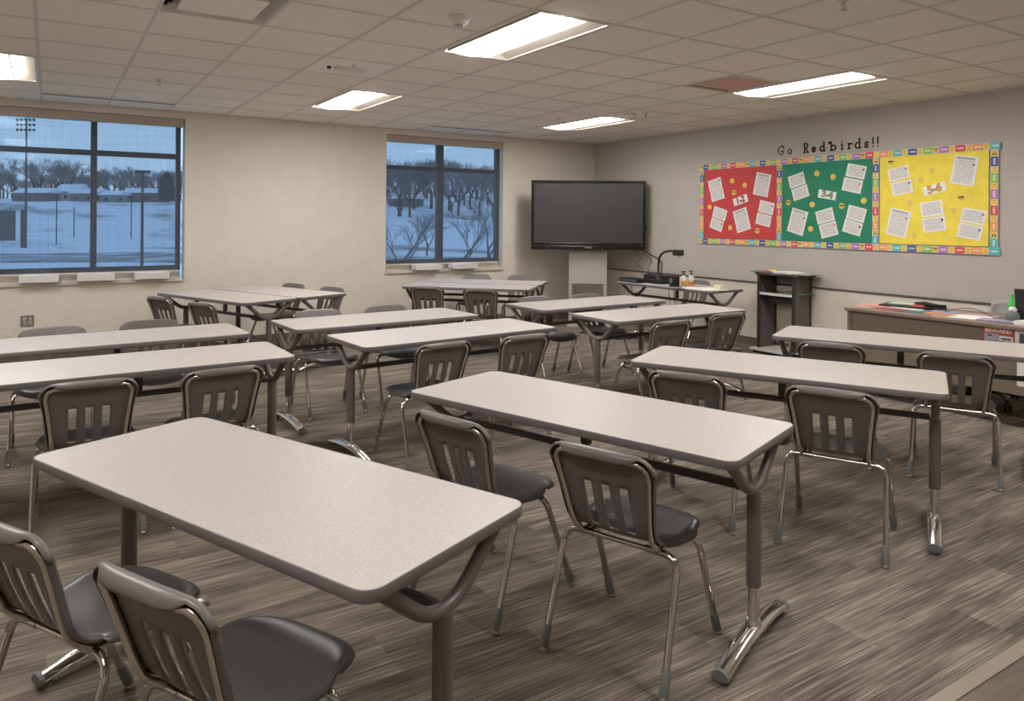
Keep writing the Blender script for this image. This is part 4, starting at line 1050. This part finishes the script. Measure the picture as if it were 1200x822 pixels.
# ---------------------------------------------------------------- outdoors: snowy field at dusk, seen from an upper floor
def polar(r_, D, z=0): p = FW*D+RT*(r_*D); return Vector((p.x, p.y, z))   # r_ = sideways share of the distance
def ground(p):
    D = p.x*FW.x+p.y*FW.y; r_ = (p.x*RT.x+p.y*RT.y)/max(D, 1)
    s = .5+.5*ss(-.05, -.45, r_) if False else lerp(.62, 1.0, 1-ss(-.42, -.12, r_))
    z = -2.6
    if D > 92: z += 9.4*s*ss(0, 1, min(1, (D-92)/150))
    if D > 200: z += (D-200)*lerp(.085, .012, 1-ss(-.42, -.22, r_))
    return z + .25*math.sin(p.x*.11)*math.cos(p.y*.07)
m = MB(); nx_, ny_ = 46, 70; vs = []
for j in range(ny_+1):
    D = 14+(j/ny_)**1.5*420
    for i in range(nx_+1):
        r_ = -1.25+1.7*i/nx_
        p = polar(r_, D); p.z = ground(p); vs.append(p)
m.add(vs, [(j*(nx_+1)+i, j*(nx_+1)+i+1, (j+1)*(nx_+1)+i+1, (j+1)*(nx_+1)+i) for j in range(ny_) for i in range(nx_)])
M_snow = noise_mat('snow_with_bare_patches', srgb(226,230,238), srgb(120,118,118), (.10,.03,.1), .9, .53, .70, detail=7)
o = m.build('floor_snow_field', M_snow, smooth=True); o['kind'] = 'structure'
M_bark = mat('winter_bark', srgb(70,66,66), .9)
M_twig = mat('winter_twigs', srgb(124,120,122), .9)
def bare_tree(seed, hgt, depth=5, spread=.55, tk=.022):
    rr = random.Random(seed); tr_ = MB(); tw = MB()
    def grow(p, d, L, r, lv):
        q = p+d*L
        mid = p+d*L*.5+Vector((rr.uniform(-1,1), rr.uniform(-1,1), 0))*L*.05
        (tr_ if lv < 2 else tw).tube([p, mid, q], [r, r*.85, r*.7], 5 if lv < 2 else 3, caps=False)
        if lv >= depth: return
        for k in range(3 if lv < 3 else 4):
            ax = Vector((rr.uniform(-1,1), rr.uniform(-1,1), rr.uniform(-.3,.3))).normalized()
            nd_ = (d*1.0+ax*spread*rr.uniform(.7,1.25)+Vector((0,0,.12))).normalized()
            st = p+d*L*rr.uniform(.45, 1.0) if k else q
            grow(st, nd_, L*rr.uniform(.62,.82), r*.58, lv+1)
    grow(Vector((0,0,-.3)), Vector((0,0,1)), hgt*.27, hgt*tk, 0)
    t = empty('bare_tree'); tr_.build('trunk', M_bark, t); tw.build('twigs', M_twig, t)
    return t
protos = [bare_tree(1, 15), bare_tree(5, 14, 5, .7), bare_tree(9, 16, 5, .6), bare_tree(12, 13, 5, .75)]
used = [0]*4
rt = random.Random(11); spots = []
for i in range(70):    # tree line behind the left window's houses
    spots.append((-.74+i*.0045+rt.uniform(-.003,.003), rt.uniform(228, 300), rt.uniform(.75, 1.15), 'left'))
for i in range(64):    # woods on the slope behind the right window
    spots.append((-.195+i*.0030+rt.uniform(-.002,.002), rt.uniform(195, 330), rt.uniform(.85, 1.35), 'right'))
for i, (r_, D, s, side) in enumerate(spots):
    k = i % 4
    o = protos[k] if not used[k] else copy_tree(protos[k]); used[k] = 1
    p = polar(r_, D); p.z = ground(p); o.location = p; o.rotation_euler = (0, 0, rt.uniform(0, 6)); o.scale = (s*1.25, s*1.25, s)
    tag(o, 'leafless tree in the distant dusk tree line seen through the %s window' % side, 'tree', 'distant leafless trees, %s window' % side)
near = [(-.155, 48, 1.02, 3, 'bare branching tree close outside the left pane of the right window'), (-.065, 52, 1.05, 21, 'bare tree outside the right pane of the right window, nearer one'), (-.032, 60, 1.1, 33, 'bare tree outside the right edge of the right window'), (-.115, 85, 1.0, 40, 'bare tree behind the centre mullion of the right window')]
for r_, D, s, sd_, lb in near:
    o = bare_tree(sd_, 8.2 if D > 50 else 7.4, 5, .5, .011); p = polar(r_, D); p.z = ground(p)-.5; o.location = p; o.scale = (s*1.4, s*1.4, s); tag(o, lb, 'tree')
# dark evergreen
t = empty('evergreen_tree', polar(-.472, 215, 0), 0, 'dark conical evergreen at the right side of the left window view', 'tree')
t.location.z = ground(t.location); rr = random.Random(4)
f = MB(); vs = []; n = 16
prof = [(1.2,.5), (2.1,1.3), (2.3,2.6), (2.3,4), (2.1,5.4), (1.7,6.8), (1.1,8.0), (.3,8.6)]
for r__, z in prof:
    for k in range(n): q = r__*rr.uniform(.8,1.15); vs.append((q*math.cos(2*PI*k/n), q*math.sin(2*PI*k/n), z+rr.uniform(-.25,.25)))
f.add(vs, [(i*n+k, i*n+(k+1) % n, (i+1)*n+(k+1) % n, (i+1)*n+k) for i in range(len(prof)-1) for k in range(n)]); f.build('foliage', mat('dark_conifer', srgb(52,58,62), .9), t)
f = MB(); f.tube([(0,0,-1), (0,0,2)], .4, 8); f.build('trunk', M_bark, t)
# houses with snowy roofs
M_hw = [mat('house_wall_%d' % i, srgb(*c), .8) for i, c in enumerate(((120,116,118), (170,168,170), (104,100,104), (140,136,138)))]
M_rf = mat('snowy_roof', srgb(226,230,238), .8)
def house(r_, D, w, h, rh, k, label, deep=8):
    p = polar(r_, D); p.z = ground(p)-.5
    t = empty('house', p, -YAW+rt.uniform(-.25,.25), label, 'house', 'houses beyond the snowy field')
    f = MB(); f.box(-w/2, w/2, 0, deep, 0, h); f.build('walls', M_hw[k], t)
    f = MB(); e = .5; f.add([(-w/2-e, -e, h), (w/2+e, -e, h), (w/2+e, deep+e, h), (-w/2-e, deep+e, h), (-w/2-e, deep/2, h+rh), (w/2+e, deep/2, h+rh)], [(0,1,5,4), (3,4,5,2), (0,4,3), (1,2,5), (0,3,2,1)]); f.build('roof', M_rf, t)
    nwin = max(1, int(w/4))
    for q in range(nwin):
        xx = -w/2+w*(q+.5)/nwin; f = MB(); f.box(xx-.5, xx+.5, -.05, 0, h*.35, h*.7); f.build('window', M_frame, t)
house(-.660, 212, 11, 3.0, 1.6, 2, 'long low house with a snowy roof at the left of the left window view')
house(-.610, 216, 6, 3.2, 2.4, 1, 'small gabled snowy house in the middle of the left window view')
house(-.588, 214, 8, 2.8, 1.6, 0, 'snowy-roofed house left of the centre mullion of the left window')
house(-.545, 212, 8, 2.6, 1.4, 3, 'low snowy house right of the centre mullion of the left window')
house(-.500, 214, 13, 3.2, 1.5, 2, 'wide grey house with a snowy roof beside the evergreen')
house(-.150, 226, 9, 3, 2, 2, 'small snowy-roofed house on the wooded slope in the right window', 7)
# floodlight mast
p = polar(-.664, 95); p.z = ground(p)
t = empty('floodlight_mast', p, -YAW, 'tall stadium floodlight mast with three rows of lamps in the left window', 'floodlight')
f = MB(); f.tube([(0,0,-1), (0,0,16.9)], [.17,.10], 8); f.build('pole', M_frame, t, smooth=True)
f = MB()
for z in (16.7, 16.05, 15.4): f.box(-1.15, 1.15, -.03, .03, z-.03, z+.03)
f.build('crossarm', M_frame, t)
for z in (16.7, 16.05, 15.4):
    for q in range(5):
        f = MB(); f.lathe([(.08, 0), (.17, .16), (.19, .20)], 12, M=Matrix.Translation((-1.08+.54*q, 0, z)) @ Matrix.Rotation(R(110), 4, 'X')); f.build('lamp', M_frame, t, smooth=True)
p = polar(-.505, 46); p.z = ground(p)
t = empty('street_lamp', p, -YAW, 'slim street lamp with two flat heads in the right half of the left window', 'street lamp')
f = MB(); f.tube([(0,0,-1.2), (0,0,7.0)], [.11,.08], 8); f.build('pole', M_frame, t, smooth=True)
for s in (-1, 1): f = MB(); f.prism(rrect(.42, .3, .08), 7.0, 7.2, M=Matrix.Translation((s*.24,0,0))); f.build('lamp_head', M_frame, t)
for k, (r_, D, h0, lb) in enumerate(((-.622, 105, 6.5, 'thin dark pole in the snow, in the left pane of the left window'), (-.520, 120, 7, 'very thin pole left of the street lamp'), (-.598, 120, 5, 'thin pole beside the centre mullion of the left window'))):
    p = polar(r_, D); p.z = ground(p); f = MB(); f.tube([(0,0,-1), (0,0,h0)], .09, 6); o = f.build('field_pole', M_frame, loc=p); tag(o, lb, 'pole', 'thin poles in the field')
p = polar(-.668, 96); p.z = ground(p)
t = empty('backstop_screen', p, -YAW, 'dark rectangular backstop screen standing in the snow at the far left', 'screen')
f = MB(); f.box(-6, -1.0, 0, .1, 0.9, 4.9); f.build('mesh_panel', mat('dark_mesh', srgb(84,88,96), .9), t)
f = MB(); f.box(-.25, .35, -.1, .2, -1.2, 5.0); f.build('end_post', M_frame, t)
# slushy road crossing the bottom of the field
m = MB(); vs = []
for i in range(41):
    r_ = -.80+.95*i/40
    for D in (66, 70, 78, 82):
        q = polar(r_, D); q.z = ground(q)+.05+(.06 if 69 < D < 79 else 0); vs.append(q)
m.add(vs, [(i*4+k, (i+1)*4+k, (i+1)*4+k+1, i*4+k+1) for i in range(40) for k in range(3)])
o = m.build('floor_road', noise_mat('slushy_road', srgb(120,120,124), srgb(200,204,212), (.3,.3,.3), .9, .4, .7, detail=5)); o['kind'] = 'structure'

# ---------------------------------------------------------------- world and render look
w = bpy.data.worlds.new('dusk_sky'); bpy.context.scene.world = w; w.use_nodes = True
nt = w.node_tree; bg = nt.nodes['Background']
tc = nt.nodes.new('ShaderNodeTexCoord'); sp = nt.nodes.new('ShaderNodeSeparateXYZ'); nt.links.new(tc.outputs['Generated'], sp.inputs[0])
rp = nt.nodes.new('ShaderNodeValToRGB'); rp.color_ramp.elements[0].position = 0; rp.color_ramp.elements[0].color = srgb(160,190,211)
rp.color_ramp.elements[1].position = .5; rp.color_ramp.elements[1].color = srgb(136,172,203)
nt.links.new(sp.outputs['Z'], rp.inputs[0]); nt.links.new(rp.outputs[0], bg.inputs[0]); bg.inputs[1].default_value = 1.62
sc = bpy.context.scene
sc.view_settings.view_transform = 'Standard'; sc.view_settings.look = 'None'; sc.view_settings.gamma = 1
sc.view_settings.use_curve_mapping = False; sc.view_settings.exposure = .17
sc.cycles.max_bounces = 8; sc.cycles.transparent_max_bounces = 12
sc.cycles.diffuse_bounces = 5
sc.cycles.caustics_reflective = False; sc.cycles.caustics_refractive = False
sc.cycles.use_denoising = True
